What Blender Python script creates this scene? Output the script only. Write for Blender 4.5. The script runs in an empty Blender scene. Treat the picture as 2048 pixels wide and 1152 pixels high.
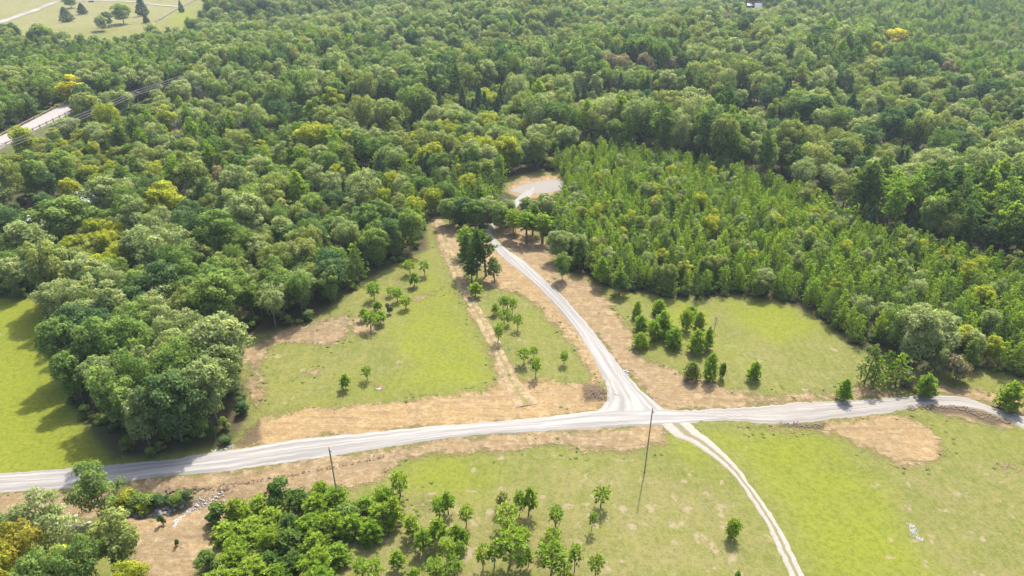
import bpy, math, random
import numpy as np
from mathutils import Vector, Matrix

# ------------------------------------------------------------------ camera, sky, sun, exposure
SC = bpy.context.scene
COL = SC.collection
CAM_H, PITCH, F = 70.0, math.radians(29.0), 1366.0      # F in pixels of a 2048 wide frame
cam_d = bpy.data.cameras.new('camera'); cam = bpy.data.objects.new('camera', cam_d); COL.objects.link(cam)
cam.location = (0, 0, CAM_H); cam.rotation_euler = (math.pi/2 - PITCH, 0, 0)
cam_d.sensor_width = 36.0; cam_d.lens = 36.0*F/2048.0
cam_d.clip_start = 1.0; cam_d.clip_end = 8000.0
SC.camera = cam

SUN_EL, SUN_AZ = math.radians(55), math.radians(17)       # azimuth from +Y (away from camera) towards +X
W = bpy.data.worlds.new('World'); SC.world = W; W.use_nodes = True
wn = W.node_tree.nodes; wl = W.node_tree.links
sky = wn.new('ShaderNodeTexSky'); sky.sky_type = 'NISHITA'; sky.sun_disc = False
sky.sun_elevation = SUN_EL; sky.sun_rotation = SUN_AZ; sky.dust_density = 4.5
wl.new(sky.outputs[0], wn['Background'].inputs[0]); wn['Background'].inputs[1].default_value = 0.15
sun_d = bpy.data.lights.new('sun', 'SUN'); sun_d.energy = 3.5; sun_d.angle = math.radians(1.4); sun_d.color = (1.0, 0.95, 0.86)
sun = bpy.data.objects.new('sun', sun_d); COL.objects.link(sun)
to_sun = Vector((math.sin(SUN_AZ)*math.cos(SUN_EL), math.cos(SUN_AZ)*math.cos(SUN_EL), math.sin(SUN_EL)))
sun.rotation_euler = to_sun.to_track_quat('Z', 'Y').to_euler(); sun.location = (0, 60, 150)
SC.view_settings.view_transform = 'Standard'; SC.view_settings.look = 'None'
SC.view_settings.exposure = 1.4; SC.view_settings.gamma = 1.0
SC.render.engine = 'CYCLES'
cy = SC.cycles
cy.max_bounces = 8; cy.diffuse_bounces = 4; cy.glossy_bounces = 2; cy.transmission_bounces = 4; cy.volume_bounces = 0
cy.transparent_max_bounces = 4; cy.caustics_reflective = False; cy.caustics_refractive = False
cy.use_denoising = True; cy.denoiser = 'OPENIMAGEDENOISE'; cy.denoising_prefilter = 'ACCURATE'
cy.use_adaptive_sampling = True; cy.adaptive_threshold = 0.01

rng = np.random.default_rng(7)
random.seed(7)

# ------------------------------------------------------------------ terrain height, pixel <-> ground
def sstep(a, b, x):
    t = np.clip((x-a)/(b-a), 0, 1); return t*t*(3-2*t)
def hgt(x, y):
    x = np.asarray(x, float); y = np.asarray(y, float)
    d = np.hypot(x, y)
    z = 0.22*np.sin(x*.085+1.3)*np.sin(y*.105+.4) + 0.10*np.sin(x*.23+y*.19)
    z = z + sstep(175, 330, d)*(1-sstep(380, 470, y)*sstep(-40, -140, x)*0)*(4.0*np.sin(x*.0125+.6)*np.sin(y*.0145+2.2) + 1.8*np.sin(x*.027-y*.021))
    z = z*(1-sstep(800, 1100, d))
    for (cx, cy_, rx, ry, a, dep) in SWALES:
        c, s = math.cos(a), math.sin(a)
        u = ((x-cx)*c+(y-cy_)*s)/rx; v = (-(x-cx)*s+(y-cy_)*c)/ry
        z = z - dep*np.exp(-(u*u+v*v))
    return z
SWALES = []
SP, CP = math.sin(PITCH), math.cos(PITCH)
def at(px, py, dz=0.0):
    """ground point (plus dz) behind a pixel of the 2048x1152 photograph"""
    u, v = (px-1024)/F, (py-576)/F
    dx, dy, dzv = u, CP - v*SP, -SP - v*CP
    z = dz; x = y = 0
    for _ in range(8):
        t = (z-CAM_H)/dzv; x, y = t*dx, t*dy
        z = float(hgt(x, y)) + dz
    return x, y, z
def proj(x, y, z):
    zc = y*CP - (z-CAM_H)*SP
    yc = y*SP + (z-CAM_H)*CP
    return 1024 + F*x/zc, 576 - F*yc/zc, zc
def wpoly(pts, dz=0.0):
    return np.array([at(a, b, dz)[:2] for a, b in pts])
def pt_height(bx, by, top):
    """metres of a vertical thing standing at pixel (bx,by) whose top is at pixel row top"""
    x, y, z = at(bx, by)
    lo, hi = 0.1, 40
    for _ in range(40):
        m = (lo+hi)/2
        if proj(x, y, z+m)[1] > top: lo = m
        else: hi = m
    return lo
def inside(poly, x, y):
    x = np.asarray(x, float); y = np.asarray(y, float); r = np.zeros(x.shape, bool); n = len(poly)
    for i in range(n):
        x1, y1 = poly[i]; x2, y2 = poly[(i+1) % n]
        c = (y1 > y) != (y2 > y)
        with np.errstate(divide='ignore', invalid='ignore'):
            r ^= c & (x < (x2-x1)*(y-y1)/(y2-y1+1e-12)+x1)
    return r
def seg_dist(pts, x, y, closed=False):
    d = np.full(np.shape(x), 1e9); n = len(pts)
    for i in range(n if closed else n-1):
        x1, y1 = pts[i][:2]; x2, y2 = pts[(i+1) % n][:2]
        ex, ey = x2-x1, y2-y1; L = ex*ex+ey*ey+1e-9
        t = np.clip(((x-x1)*ex+(y-y1)*ey)/L, 0, 1)
        d = np.minimum(d, np.hypot(x-x1-t*ex, y-y1-t*ey))
    return d
def sdist(poly, x, y):
    d = seg_dist(poly, x, y, True)
    return np.where(inside(poly, x, y), d, -d)

_s = at(330, 1012); SWALES.append((_s[0], _s[1], 9.0, 2.2, 0.10, 1.5))
_s = at(1195, 784); SWALES.append((_s[0], _s[1], 2.6, 1.7, 0.0, -0.45))       # low brush heap at the junction

# ------------------------------------------------------------------ tagging and mesh helpers
def tag(o, label=None, cat=None, group=None, kind=None):
    if label: o['label'] = label
    if cat: o['category'] = cat
    if group: o['group'] = group
    if kind: o['kind'] = kind
    return o
def empty(name, loc=(0, 0, 0), rz=0.0, sc=(1, 1, 1)):
    o = bpy.data.objects.new(name, None); COL.objects.link(o)
    o.location = loc; o.rotation_euler = (0, 0, rz); o.scale = sc; o.empty_display_size = 0.2
    return o
def mesh_np(name, verts, faces, mats=(), attrs=None, smooth=False, mat_idx=None):
    """verts (n,3), faces (m,k) with one k for all"""
    me = bpy.data.meshes.new(name)
    verts = np.asarray(verts, np.float32); faces = np.asarray(faces, np.int32)
    m, k = faces.shape
    me.vertices.add(len(verts)); me.vertices.foreach_set('co', verts.ravel())
    me.loops.add(m*k); me.loops.foreach_set('vertex_index', faces.ravel())
    me.polygons.add(m); me.polygons.foreach_set('loop_start', np.arange(m, dtype=np.int32)*k)
    try: me.polygons.foreach_set('loop_total', np.full(m, k, np.int32))
    except Exception: pass
    if mat_idx is not None: me.polygons.foreach_set('material_index', np.asarray(mat_idx, np.int32))
    if smooth: me.polygons.foreach_set('use_smooth', np.ones(m, bool))
    me.update(calc_edges=True)
    for mm in mats: me.materials.append(mm)
    for an, av in (attrs or {}).items():
        a = me.attributes.new(an, 'FLOAT', 'POINT'); a.data.foreach_set('value', np.asarray(av, np.float32))
    return me
def add(name, me, parent=None):
    o = bpy.data.objects.new(name, me); COL.objects.link(o)
    if parent is not None: o.parent = parent
    return o
class MB:
    """collects quads; builds one mesh"""
    def __init__(s): s.v = []; s.f = []
    def quad(s, a, b, c, d):
        n = len(s.v); s.v += [tuple(a), tuple(b), tuple(c), tuple(d)]; s.f.append((n, n+1, n+2, n+3))
    def box(s, c, size, rz=0.0):
        cx, cy_, cz = c; a, b, h = size[0]/2, size[1]/2, size[2]/2
        co, si = math.cos(rz), math.sin(rz); n = len(s.v)
        for z in (-h, h):
            for (x, y) in ((-a, -b), (a, -b), (a, b), (-a, b)):
                s.v.append((cx+x*co-y*si, cy_+x*si+y*co, cz+z))
        for q in ((0, 3, 2, 1), (4, 5, 6, 7), (0, 1, 5, 4), (1, 2, 6, 5), (2, 3, 7, 6), (3, 0, 4, 7)):
            s.f.append(tuple(n+i for i in q))
    def tube(s, pts, rad, seg=6, cap=True):
        pts = [Vector(p) for p in pts]; n0 = len(s.v)
        for i, p in enumerate(pts):
            d = (pts[min(i+1, len(pts)-1)]-pts[max(i-1, 0)]).normalized()
            ref = Vector((1, 0, 0)) if abs(d.x) < .9 else Vector((0, 1, 0))
            a = d.cross(ref).normalized(); b = d.cross(a)
            r = rad[i] if hasattr(rad, '__len__') else rad
            for k in range(seg):
                t = 2*math.pi*k/seg; s.v.append(tuple(p+a*(r*math.cos(t))+b*(r*math.sin(t))))
        for i in range(len(pts)-1):
            for k in range(seg):
                k2 = (k+1) % seg
                s.f.append((n0+i*seg+k, n0+(i+1)*seg+k, n0+(i+1)*seg+k2, n0+i*seg+k2))
        if cap:
            e = n0+(len(pts)-1)*seg
            for k in range(1, seg-2, 2): s.f.append((e, e+k, e+k+1, e+k+2))
    def data(s, name, mats=()): return mesh_np(name, np.array(s.v), np.array(s.f), mats)
    def build(s, name, mat, parent=None): return add(name, s.data(name, (mat,)), parent)

# ------------------------------------------------------------------ materials
class NT:
    def __init__(s, name):
        s.m = bpy.data.materials.new(name); s.m.use_nodes = True; s.t = s.m.node_tree; s.t.nodes.clear()
        s.out = s.n('ShaderNodeOutputMaterial')
    def n(s, typ, **kw):
        o = s.t.nodes.new(typ)
        for k, v in kw.items(): setattr(o, k, v)
        return o
    def l(s, a, b): s.t.links.new(a, b)
    def val(s, sock, v):
        if hasattr(v, 'is_output') or isinstance(v, bpy.types.NodeSocket): s.l(v, sock)
        else: sock.default_value = v
    def math(s, op, a, b=0.0, clamp=False):
        o = s.n('ShaderNodeMath', operation=op); o.use_clamp = clamp
        s.val(o.inputs[0], a); s.val(o.inputs[1], b); return o.outputs[0]
    def mix(s, f, a, b, blend='MIX'):
        o = s.n('ShaderNodeMix', data_type='RGBA', blend_type=blend); s.val(o.inputs[0], f)
        for i, c in ((6, a), (7, b)):
            s.val(o.inputs[i], (*c, 1) if isinstance(c, tuple) and len(c) == 3 else c)
        return o.outputs[2]
    def noise(s, vec, scale, detail=4, rough=.55, out=0):
        o = s.n('ShaderNodeTexNoise'); o.inputs['Scale'].default_value = scale; o.inputs['Detail'].default_value = detail
        o.inputs['Roughness'].default_value = rough
        if vec is not None: s.l(vec, o.inputs['Vector'])
        return o.outputs[out]
    def ramp(s, f, lo, hi):
        o = s.n('ShaderNodeMapRange'); o.interpolation_type = 'SMOOTHSTEP'; o.clamp = True
        s.val(o.inputs[0], f); s.val(o.inputs[1], lo); s.val(o.inputs[2], hi); return o.outputs[0]
    def attr(s, name): return s.n('ShaderNodeAttribute', attribute_name=name).outputs['Fac']
    def mapping(s, vec, scale=(1, 1, 1), rot=0.0):
        o = s.n('ShaderNodeMapping'); s.l(vec, o.inputs[0]); o.inputs['Scale'].default_value = scale
        o.inputs['Rotation'].default_value = (0, 0, rot); return o.outputs[0]
    def finish(s, color, rough=.9, bump=None, bstr=.5, bdist=.1, spec=.3):
        b = s.n('ShaderNodeBsdfPrincipled'); s.val(b.inputs['Base Color'], (*color, 1) if isinstance(color, tuple) and len(color) == 3 else color)
        s.val(b.inputs['Roughness'], rough); b.inputs['Specular IOR Level'].default_value = spec
        if bump is not None:
            q = s.n('ShaderNodeBump'); q.inputs['Strength'].default_value = bstr; q.inputs['Distance'].default_value = bdist
            s.l(bump, q.inputs['Height']); s.l(q.outputs[0], b.inputs['Normal'])
        s.l(b.outputs[0], s.out.inputs[0]); return s.m

def leaf_mat(name, col, col2, trans=.50, var=.65):
    t = NT(name)
    oi = t.n('ShaderNodeObjectInfo'); ge = t.n('ShaderNodeNewGeometry')
    lobe = t.attr('lobe')
    c = t.mix(t.ramp(t.math('ADD', t.math('MULTIPLY', oi.outputs['Random'], .65), t.math('MULTIPLY', lobe, .35)), .15, .85), col, col2)
    k = t.math('ADD', t.math('MULTIPLY', ge.outputs['Random Per Island'], var), 1-var/2)
    k = t.math('MULTIPLY', k, t.math('ADD', t.math('MULTIPLY', lobe, .35), .82))
    hs = t.n('ShaderNodeHueSaturation'); t.l(c, hs.inputs['Color']); t.l(k, hs.inputs['Value'])
    t.l(t.math('ADD', t.math('MULTIPLY', ge.outputs['Random Per Island'], .03), .485), hs.inputs['Hue'])
    d = t.n('ShaderNodeBsdfDiffuse'); t.l(hs.outputs[0], d.inputs[0])
    tr = t.n('ShaderNodeBsdfTranslucent')
    warm = t.mix(1.0, hs.outputs[0], (1.06, 1.1, .7), 'MULTIPLY'); t.l(warm, tr.inputs[0])
    m = t.n('ShaderNodeMixShader'); m.inputs[0].default_value = trans; t.l(d.outputs[0], m.inputs[1]); t.l(tr.outputs[0], m.inputs[2])
    t.l(m.outputs[0], t.out.inputs[0]); return t.m

LEAF = {
 'olive':  leaf_mat('leaf_olive', (0.204, 0.248, 0.068), (0.264, 0.295, 0.090)),
 'green':  leaf_mat('leaf_green', (0.149, 0.231, 0.061), (0.209, 0.281, 0.072)),
 'sage':   leaf_mat('leaf_sage', (0.237, 0.295, 0.110), (0.308, 0.350, 0.149)),
 'dark':   leaf_mat('leaf_dark', (0.083, 0.149, 0.061), (0.121, 0.182, 0.066)),
 'lime':   leaf_mat('leaf_lime', (0.297, 0.341, 0.039), (0.374, 0.385, 0.050)),
 'yellow': leaf_mat('leaf_yellow', (0.440, 0.429, 0.039), (0.495, 0.451, 0.044)),
 'orange': leaf_mat('leaf_orange', (.300, .275, .042), (.330, .285, .045)),
 'rust':   leaf_mat('leaf_rust', (0.248, 0.215, 0.121), (0.281, 0.237, 0.138), trans=.4),
 'grey':   leaf_mat('leaf_grey', (0.253, 0.237, 0.193), (0.297, 0.270, 0.220), trans=.3),
 'pine':   leaf_mat('needle_bright', (0.215, 0.330, 0.044), (0.297, 0.385, 0.055), trans=.48),
 'pinedark': leaf_mat('needle_dark', (0.105, 0.182, 0.046), (0.154, 0.226, 0.053), trans=.45),
 'cedar':  leaf_mat('needle_cedar', (0.072, 0.127, 0.061), (0.099, 0.154, 0.068), trans=.35),
}
def bark(name, a, b):
    t = NT(name); g = t.n('ShaderNodeTexCoord').outputs['Object']
    n = t.noise(t.mapping(g, (6, 6, 1.2)), 1.0)
    return t.finish(t.mix(n, a, b), .95, n, .4, .05, .1)
BARK = bark('bark_grey', (.10, .085, .065), (.26, .23, .19)); BARKP = bark('bark_pine', (.09, .06, .045), (.22, .16, .12))
def flat(name, c, rough=.6, var=.25, scale=3.0, metal=0.0):
    t = NT(name); n = t.noise(t.n('ShaderNodeTexCoord').outputs['Object'], scale)
    m = t.finish(t.mix(n, tuple(x*(1-var) for x in c), tuple(min(1, x*(1+var)) for x in c)), rough)
    return m

# ---- ground material: grass / bare soil / leaf litter by distance fields stored on the sheet
def ground_mat():
    t = NT('ground'); P = t.n('ShaderNodeNewGeometry').outputs['Position']
    n_big = t.noise(P, .035, 3); n_mid = t.noise(P, .16, 5, .6); n_sm = t.noise(P, .9, 4, .65); n_fine = t.noise(P, 4.0, 3, .7)
    st = t.noise(t.mapping(P, (1.5, .10, 1), math.radians(18)), 1.0, 3, .6)     # mowing streaks
    st2 = t.noise(t.mapping(P, (.10, 1.3, 1), math.radians(10)), 1.0, 3, .6)    # grading marks in the soil
    # grass
    g = t.mix(t.ramp(n_mid, .30, .72), (.165, .190, .045), (.215, .218, .064))
    g = t.mix(t.math('MULTIPLY', t.ramp(n_sm, .47, .62), .60), g, (.270, .240, .095))
    g = t.mix(t.math('MULTIPLY', t.ramp(t.noise(P, .07, 5, .7), .48, .62), .5), g, (.225, .240, .040))
    dry = t.ramp(t.math('ADD', t.attr('dry'), t.math('MULTIPLY', t.math('SUBTRACT', n_mid, .5), 2.4)), .35, 1.1)
    g = t.mix(t.math('MULTIPLY', dry, .85), g, t.mix(n_sm, (.300, .255, .120), (.220, .205, .080)))
    g = t.mix(t.math('MULTIPLY', t.ramp(st, .45, .62), .40), g, (.280, .255, .085))
    g = t.mix(t.math('MULTIPLY', t.ramp(n_fine, .46, .72), .45), g, (.105, .135, .024))
    sp1 = t.noise(P, 1.5, 7, .82); sp2 = t.noise(P, .55, 7, .8)
    g = t.mix(t.math('MULTIPLY', t.ramp(sp1, .49, .57), .52), g, (.120, .150, .026))
    g = t.mix(t.math('MULTIPLY', t.ramp(sp2, .51, .60), .34), g, (.300, .275, .120))
    lush = t.ramp(t.math('ADD', t.attr('lush'), t.math('MULTIPLY', t.math('SUBTRACT', n_mid, .5), 1.1)), .05, 1.15)
    g = t.mix(t.math('MULTIPLY', lush, .80), g, t.mix(t.ramp(sp1, .42, .60), (.245, .275, .020), (.160, .205, .016)))
    # thin bare specks in the turf
    bare = t.math('MULTIPLY', t.ramp(t.math('ADD', t.noise(P, .42, 4, .6), t.math('MULTIPLY', t.attr('dry'), .10)), .66, .74), .8)
    g = t.mix(bare, g, (.36, .285, .19))
    # soil
    hue = t.math('ADD', t.attr('hue'), t.math('MULTIPLY', t.math('SUBTRACT', n_mid, .5), 1.3), True)
    s = t.mix(hue, (.245, .185, .112), (.400, .275, .125))
    s = t.mix(t.math('MULTIPLY', t.ramp(t.noise(P, .28, 5, .65), .52, .70), .5), s, (.330, .215, .105))
    s = t.mix(t.math('MULTIPLY', t.ramp(n_sm, .42, .75), .65), s, (.500, .400, .265))
    s = t.mix(t.math('MULTIPLY', t.ramp(st2, .50, .70), .5), s, (.200, .145, .095))
    s = t.mix(t.math('MULTIPLY', t.ramp(n_fine, .50, .75), .45), s, (.165, .120, .078))
    n_c = t.noise(P, 1.9, 5, .7)
    s = t.mix(t.math('MULTIPLY', t.ramp(n_c, .50, .66), .6), s, (.200, .135, .080))
    s = t.mix(t.math('MULTIPLY', t.ramp(t.noise(P, .33, 6, .7), .54, .66), .45), s, (.540, .410, .225))
    dk = t.ramp(t.math('ADD', t.attr('wet'), t.math('MULTIPLY', t.math('SUBTRACT', n_sm, .5), 1.2)), .2, .9)
    s = t.mix(t.math('MULTIPLY', dk, .8), s, (.105, .075, .055))
    rag = t.math('ADD', t.math('MULTIPLY', t.math('SUBTRACT', n_mid, .5), 6.0), t.math('MULTIPLY', t.math('SUBTRACT', n_sm, .5), 4.2))
    rag = t.math('ADD', rag, t.math('MULTIPLY', t.math('SUBTRACT', n_fine, .5), 3.0))
    fs = t.ramp(t.math('ADD', t.attr('soil'), rag), -.7, .9)
    c = t.mix(fs, g, s)
    # leaf litter under the woods
    li = t.mix(n_sm, (.080, .068, .040), (.125, .098, .058)); li = t.mix(t.math('MULTIPLY', t.ramp(n_mid, .38, .6), .8), li, (.070, .090, .028))
    fl = t.ramp(t.math('ADD', t.attr('litter'), t.math('MULTIPLY', rag, .35)), -1.0, 1.2)
    c = t.mix(fl, c, li)
    hump = t.math('ADD', t.math('MULTIPLY', n_sm, .5), t.math('MULTIPLY', n_fine, .35))
    hump = t.math('ADD', hump, t.math('MULTIPLY', t.math('MULTIPLY', t.math('ADD', st2, n_c), fs), .7))
    c = t.mix(1.0, c, (.56, .56, .55), 'MULTIPLY')
    return t.finish(c, .95, hump, .7, .30, .1)
GROUND = ground_mat()

def gravel_mat(name, tint=(.220, .212, .199), dirt=.25, ruts=True):
    t = NT(name); P = t.n('ShaderNodeNewGeometry').outputs['Position']
    u = t.attr('across'); v = t.attr('along')
    cv = t.n('ShaderNodeCombineXYZ'); t.l(t.math('MULTIPLY', u, 9.0), cv.inputs[0]); t.l(t.math('MULTIPLY', v, .05), cv.inputs[1])
    streak = t.noise(cv.outputs[0], 1.0, 4, .65)
    n1 = t.noise(P, .5, 5, .6); n2 = t.noise(P, 5.0, 3, .7)
    c = t.mix(t.ramp(streak, .36, .66), tuple(x*.72 for x in tint), tuple(min(.62, x*1.18) for x in tint))
    c = t.mix(t.math('MULTIPLY', t.ramp(n1, .45, .75), dirt), c, (.19, .16, .125))
    c = t.mix(t.math('MULTIPLY', t.ramp(n2, .5, .8), .22), c, (.135, .13, .128))
    e = t.math('ABSOLUTE', t.math('SUBTRACT', u, .5))
    edge = t.ramp(t.math('ADD', e, t.math('MULTIPLY', t.math('SUBTRACT', n1, .5), .18)), .40, .53)
    c = t.mix(t.math('MULTIPLY', edge, .7), c, (.165, .135, .10))
    h = t.math('ADD', t.math('MULTIPLY', streak, .6), t.math('MULTIPLY', n2, .5))
    return t.finish(c, .95, h, .5, .10, .15)
GRAVEL = gravel_mat('gravel'); GRAVEL2 = gravel_mat('gravel_worn', (.212, .200, .182), .55)
def rut_mat():
    t = NT('gravel_ruts'); P = t.n('ShaderNodeNewGeometry').outputs['Position']; u = t.attr('across')
    n1 = t.noise(P, .8, 5, .6); n2 = t.noise(P, 5.0, 3, .7)
    c = t.mix(t.ramp(n2, .35, .75), (.265, .245, .21), (.18, .16, .13))
    e = t.math('ABSOLUTE', t.math('SUBTRACT', u, .5))
    mid = t.math('SUBTRACT', 1.0, t.ramp(t.math('ADD', e, t.math('MULTIPLY', t.math('SUBTRACT', n1, .5), .10)), .06, .17))
    c = t.mix(t.math('MULTIPLY', mid, .9), c, t.mix(n2, (.105, .10, .045), (.15, .12, .075)))
    return t.finish(c, .95, n2, .5, .08, .15)
RUTS = rut_mat()

# ------------------------------------------------------------------ layout polygons (pixels of the photograph, on the ground)
ROAD_T = [(-420, 984), (-160, 962), (0, 948), (132, 938), (215, 931), (288, 924), (347, 919), (406, 908), (479, 898), (556, 886), (625, 876), (700, 868), (854, 854), (992, 843), (1194, 823), (1290, 819), (1348, 821), (1487, 816), (1591, 806), (1678, 801), (1782, 795), (1841, 790), (1904, 792), (1956, 804), (1990, 816), (2048, 832), (2150, 866), (2300, 925), (2450, 1000)]
ROAD_B = [(-420, 1022), (-160, 998), (0, 984), (139, 976), (243, 964), (312, 954), (434, 943), (556, 927), (700, 905), (854, 881), (1027, 865), (1201, 855), (1288, 851), (1348, 848), (1452, 843), (1522, 846), (1619, 844), (1695, 834), (1782, 823), (1851, 813), (1931, 816), (1973, 825), (2018, 842), (2048, 856), (2150, 895), (2300, 965), (2440, 1045)]
SIDE_L = [(1062, 372), (1035, 395), (1000, 428), (978, 452), (975, 467), (989, 495), (1010, 519), (1048, 550), (1072, 569), (1097, 595), (1128, 630), (1156, 665), (1180, 703), (1201, 745), (1213, 770), (1216, 787), (1211, 808), (1188, 830)]
SIDE_R = [(1075, 378), (1050, 400), (1012, 432), (990, 455), (986, 470), (1013, 498), (1045, 519), (1079, 550), (1095, 565), (1114, 581), (1149, 620), (1177, 651), (1201, 682), (1225, 713), (1249, 745), (1268, 765), (1284, 783), (1345, 832)]
DRIVE_L = [(1320, 846), (1348, 872), (1383, 886), (1417, 908), (1463, 946), (1497, 992), (1529, 1040), (1556, 1099), (1577, 1152), (1600, 1230)]
DRIVE_R = [(1372, 838), (1393, 860), (1412, 874), (1431, 889), (1470, 929), (1504, 974), (1542, 1026), (1570, 1075), (1607, 1152), (1636, 1230)]
DIRT = [  # polygon, hue (0 grey brown .. 1 orange)
 ([(465, 900), (500, 850), (515, 833), (600, 815), (800, 797), (960, 780), (985, 765), (1060, 755), (1150, 760), (1195, 765), (1215, 800), (1194, 830), (992, 850), (854, 860), (680, 875), (556, 893)], .85),
 ([(-160, 998), (0, 980), (139, 972), (312, 950), (434, 938), (556, 922), (700, 900), (854, 876), (1027, 860), (1201, 850), (1288, 846), (1340, 855), (1335, 885), (1260, 905), (1180, 905), (1100, 897), (1000, 908), (900, 906), (850, 913), (800, 932), (750, 962), (690, 985), (640, 985), (560, 995), (500, 1010), (450, 1045), (430, 1090), (385, 1175), (290, 1175), (250, 1150), (240, 1060), (230, 1040), (150, 1040), (60, 1060), (-160, 1060)], .30),
 ([(975, 470), (985, 448), (1060, 455), (1100, 490), (1125, 545), (1180, 562), (1215, 590), (1225, 610), (1262, 660), (1268, 700), (1310, 725), (1400, 755), (1460, 778), (1560, 788), (1620, 775), (1645, 790), (1640, 806), (1487, 820), (1348, 825), (1300, 815), (1253, 752), (1215, 713), (1167, 651), (1100, 581), (1030, 519)], .40),
 ([(970, 467), (995, 495), (1058, 550), (1107, 595), (1166, 665), (1206, 745), (1196, 752), (1160, 692), (1120, 652), (1080, 607), (1040, 582), (985, 572), (975, 545), (955, 500)], .65),
 ([(858, 440), (870, 425), (888, 436), (925, 458), (935, 505), (920, 530), (930, 580), (955, 625), (985, 665), (1010, 710), (1035, 760), (1060, 790), (990, 785), (995, 745), (980, 700), (957, 655), (938, 612), (915, 575), (896, 530), (872, 480)], .45),
 ([(480, 700), (560, 662), (640, 640), (700, 622), (712, 640), (690, 680), (655, 700), (615, 690), (565, 688), (532, 705), (527, 770), (515, 838), (500, 800), (485, 730)], .12),
 ([(1480, 855), (1640, 840), (1700, 836), (1800, 820), (1850, 838), (1885, 870), (1898, 912), (1870, 926), (1800, 936), (1775, 922), (1730, 902), (1690, 875), (1640, 866), (1560, 862)], .60),
 ([(1640, 780), (1700, 772), (1790, 778), (1850, 764), (1950, 774), (2060, 798), (2060, 838), (1990, 815), (1900, 790), (1780, 795), (1640, 806)], .50),
 ([(1840, 808), (1925, 812), (1975, 822), (2030, 846), (2020, 862), (1985, 856), (1930, 838), (1850, 828)], .10),
 ([(1012, 378), (1026, 358), (1062, 350), (1112, 348), (1124, 358), (1120, 380), (1100, 400), (1073, 410), (1040, 430), (1020, 420)], .75),
 ([(1997, 922), (2015, 920), (2032, 928), (2030, 937), (2012, 941), (1998, 934)], .45),
 ([(835, 992), (860, 985), (872, 1000), (868, 1022), (845, 1026), (830, 1010)], .15),
 ([(745, 770), (765, 770), (770, 780), (752, 784)], .6),
 ([(815, 598), (870, 580), (875, 590), (830, 606)], .5),
 ([(700, 640), (740, 620), (760, 650), (730, 672), (700, 665)], .35),
 ([(600, 740), (630, 737), (632, 747), (606, 752)], .4),
 ([(70, 455), (100, 450), (112, 468), (90, 480), (72, 475)], .7),
]
WET = [[(1838, 812), (1925, 816), (1975, 826), (2012, 842), (1985, 850), (1930, 830), (1850, 822)],
       [(1570, 843), (1650, 848), (1640, 858), (1560, 852)], [(1165, 768), (1212, 772), (1212, 800), (1170, 803)],
       [(470, 885), (515, 838), (520, 880), (480, 895)]]
LUSH = [([(-200, 590), (80, 590), (110, 740), (160, 860), (230, 930), (-200, 965)], 1.25),
        ([(1420, 865), (1640, 862), (1760, 960), (1880, 1190), (1640, 1190), (1560, 1000), (1470, 900)], .85),
        ([(800, 925), (900, 905), (1010, 930), (980, 990), (880, 1000), (810, 965)], .8),
        ([(780, 680), (860, 540), (930, 620), (990, 760), (900, 790), (700, 800), (820, 740)], .75),
        ([(1440, 600), (1560, 605), (1640, 650), (1560, 690), (1470, 640)], .9), ([(1290, 590), (1420, 600), (1420, 680), (1300, 700)], .6),
        ([(1330, 870), (1400, 890), (1440, 960), (1380, 940)], .8), ([(340, 30), (375, 20), (400, 40), (345, 50)], 1.0)]
DRY = [([(690, 1010), (1000, 960), (1260, 915), (1480, 980), (1570, 1190), (640, 1190)], .85), ([(1700, 960), (2100, 900), (2100, 1200), (1850, 1200)], .60),
       ([(1440, 680), (1560, 650), (1700, 700), (1640, 780), (1480, 770)], .45), ([(520, 700), (700, 700), (680, 790), (520, 830)], .35), ([(1000, 580), (1180, 740), (1040, 750), (960, 600)], .35),
       ([(-50, -40), (420, -40), (330, 70), (-50, 60)], .85)]
CLEAR = [(-200, 965), (210, 927), (300, 922), (430, 902), (470, 890), (512, 835), (500, 790), (484, 705), (498, 680), (560, 660), (640, 640), (690, 602), (720, 575), (770, 545), (830, 515), (866, 500), (860, 440), (888, 434), (915, 452), (960, 462), (985, 450), (1030, 452), (1062, 456), (1100, 490), (1125, 545), (1180, 560), (1230, 585), (1290, 592), (1340, 598), (1400, 600), (1480, 595), (1560, 605), (1620, 630), (1650, 655), (1700, 690), (1735, 715), (1790, 745), (1850, 745), (1930, 740), (1985, 745), (2048, 762), (2200, 800), (2200, 1300), (-200, 1300)]
LEFTF = [(-300, 600), (72, 600), (85, 640), (110, 740), (150, 840), (215, 927), (0, 950), (-300, 970)]
CULDE = [(1010, 382), (1020, 356), (1062, 348), (1116, 346), (1126, 360), (1120, 380), (1095, 392), (1050, 395)]
FARF_NEAR = [(-250, 46), (0, 44), (100, 42), (150, 54), (205, 62), (245, 60), (300, 45), (345, 44), (372, 34), (398, 8)]   # row of tree tops in front of the far meadow
W_CLEAR = wpoly(CLEAR); W_LEFTF = wpoly(LEFTF); W_CULDE = wpoly(CULDE)
W_FARF = np.vstack([wpoly(FARF_NEAR, 13.0), np.array([at(420, -20)[:2], at(430, -60)[:2], at(-700, -60)[:2]])])
HOUSES = [at(188, 408)[:2], at(70, 448)[:2], at(1514, 17)[:2]]
PR_A, PR_B = [(-150, 348), (0, 272), (60, 241), (130, 207), (172, 187)], [(-150, 388), (0, 300), (60, 268), (122, 236), (160, 216)]     # left paved road, upper and lower edge
ROAD_Z = 4.5
pr_a = [at(x, y, ROAD_Z) for x, y in PR_A]; pr_b = [at(x, y, ROAD_Z) for x, y in PR_B]
pr_mid = [((a[0]+b[0])/2, (a[1]+b[1])/2) for a, b in zip(pr_a, pr_b)]

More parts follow.
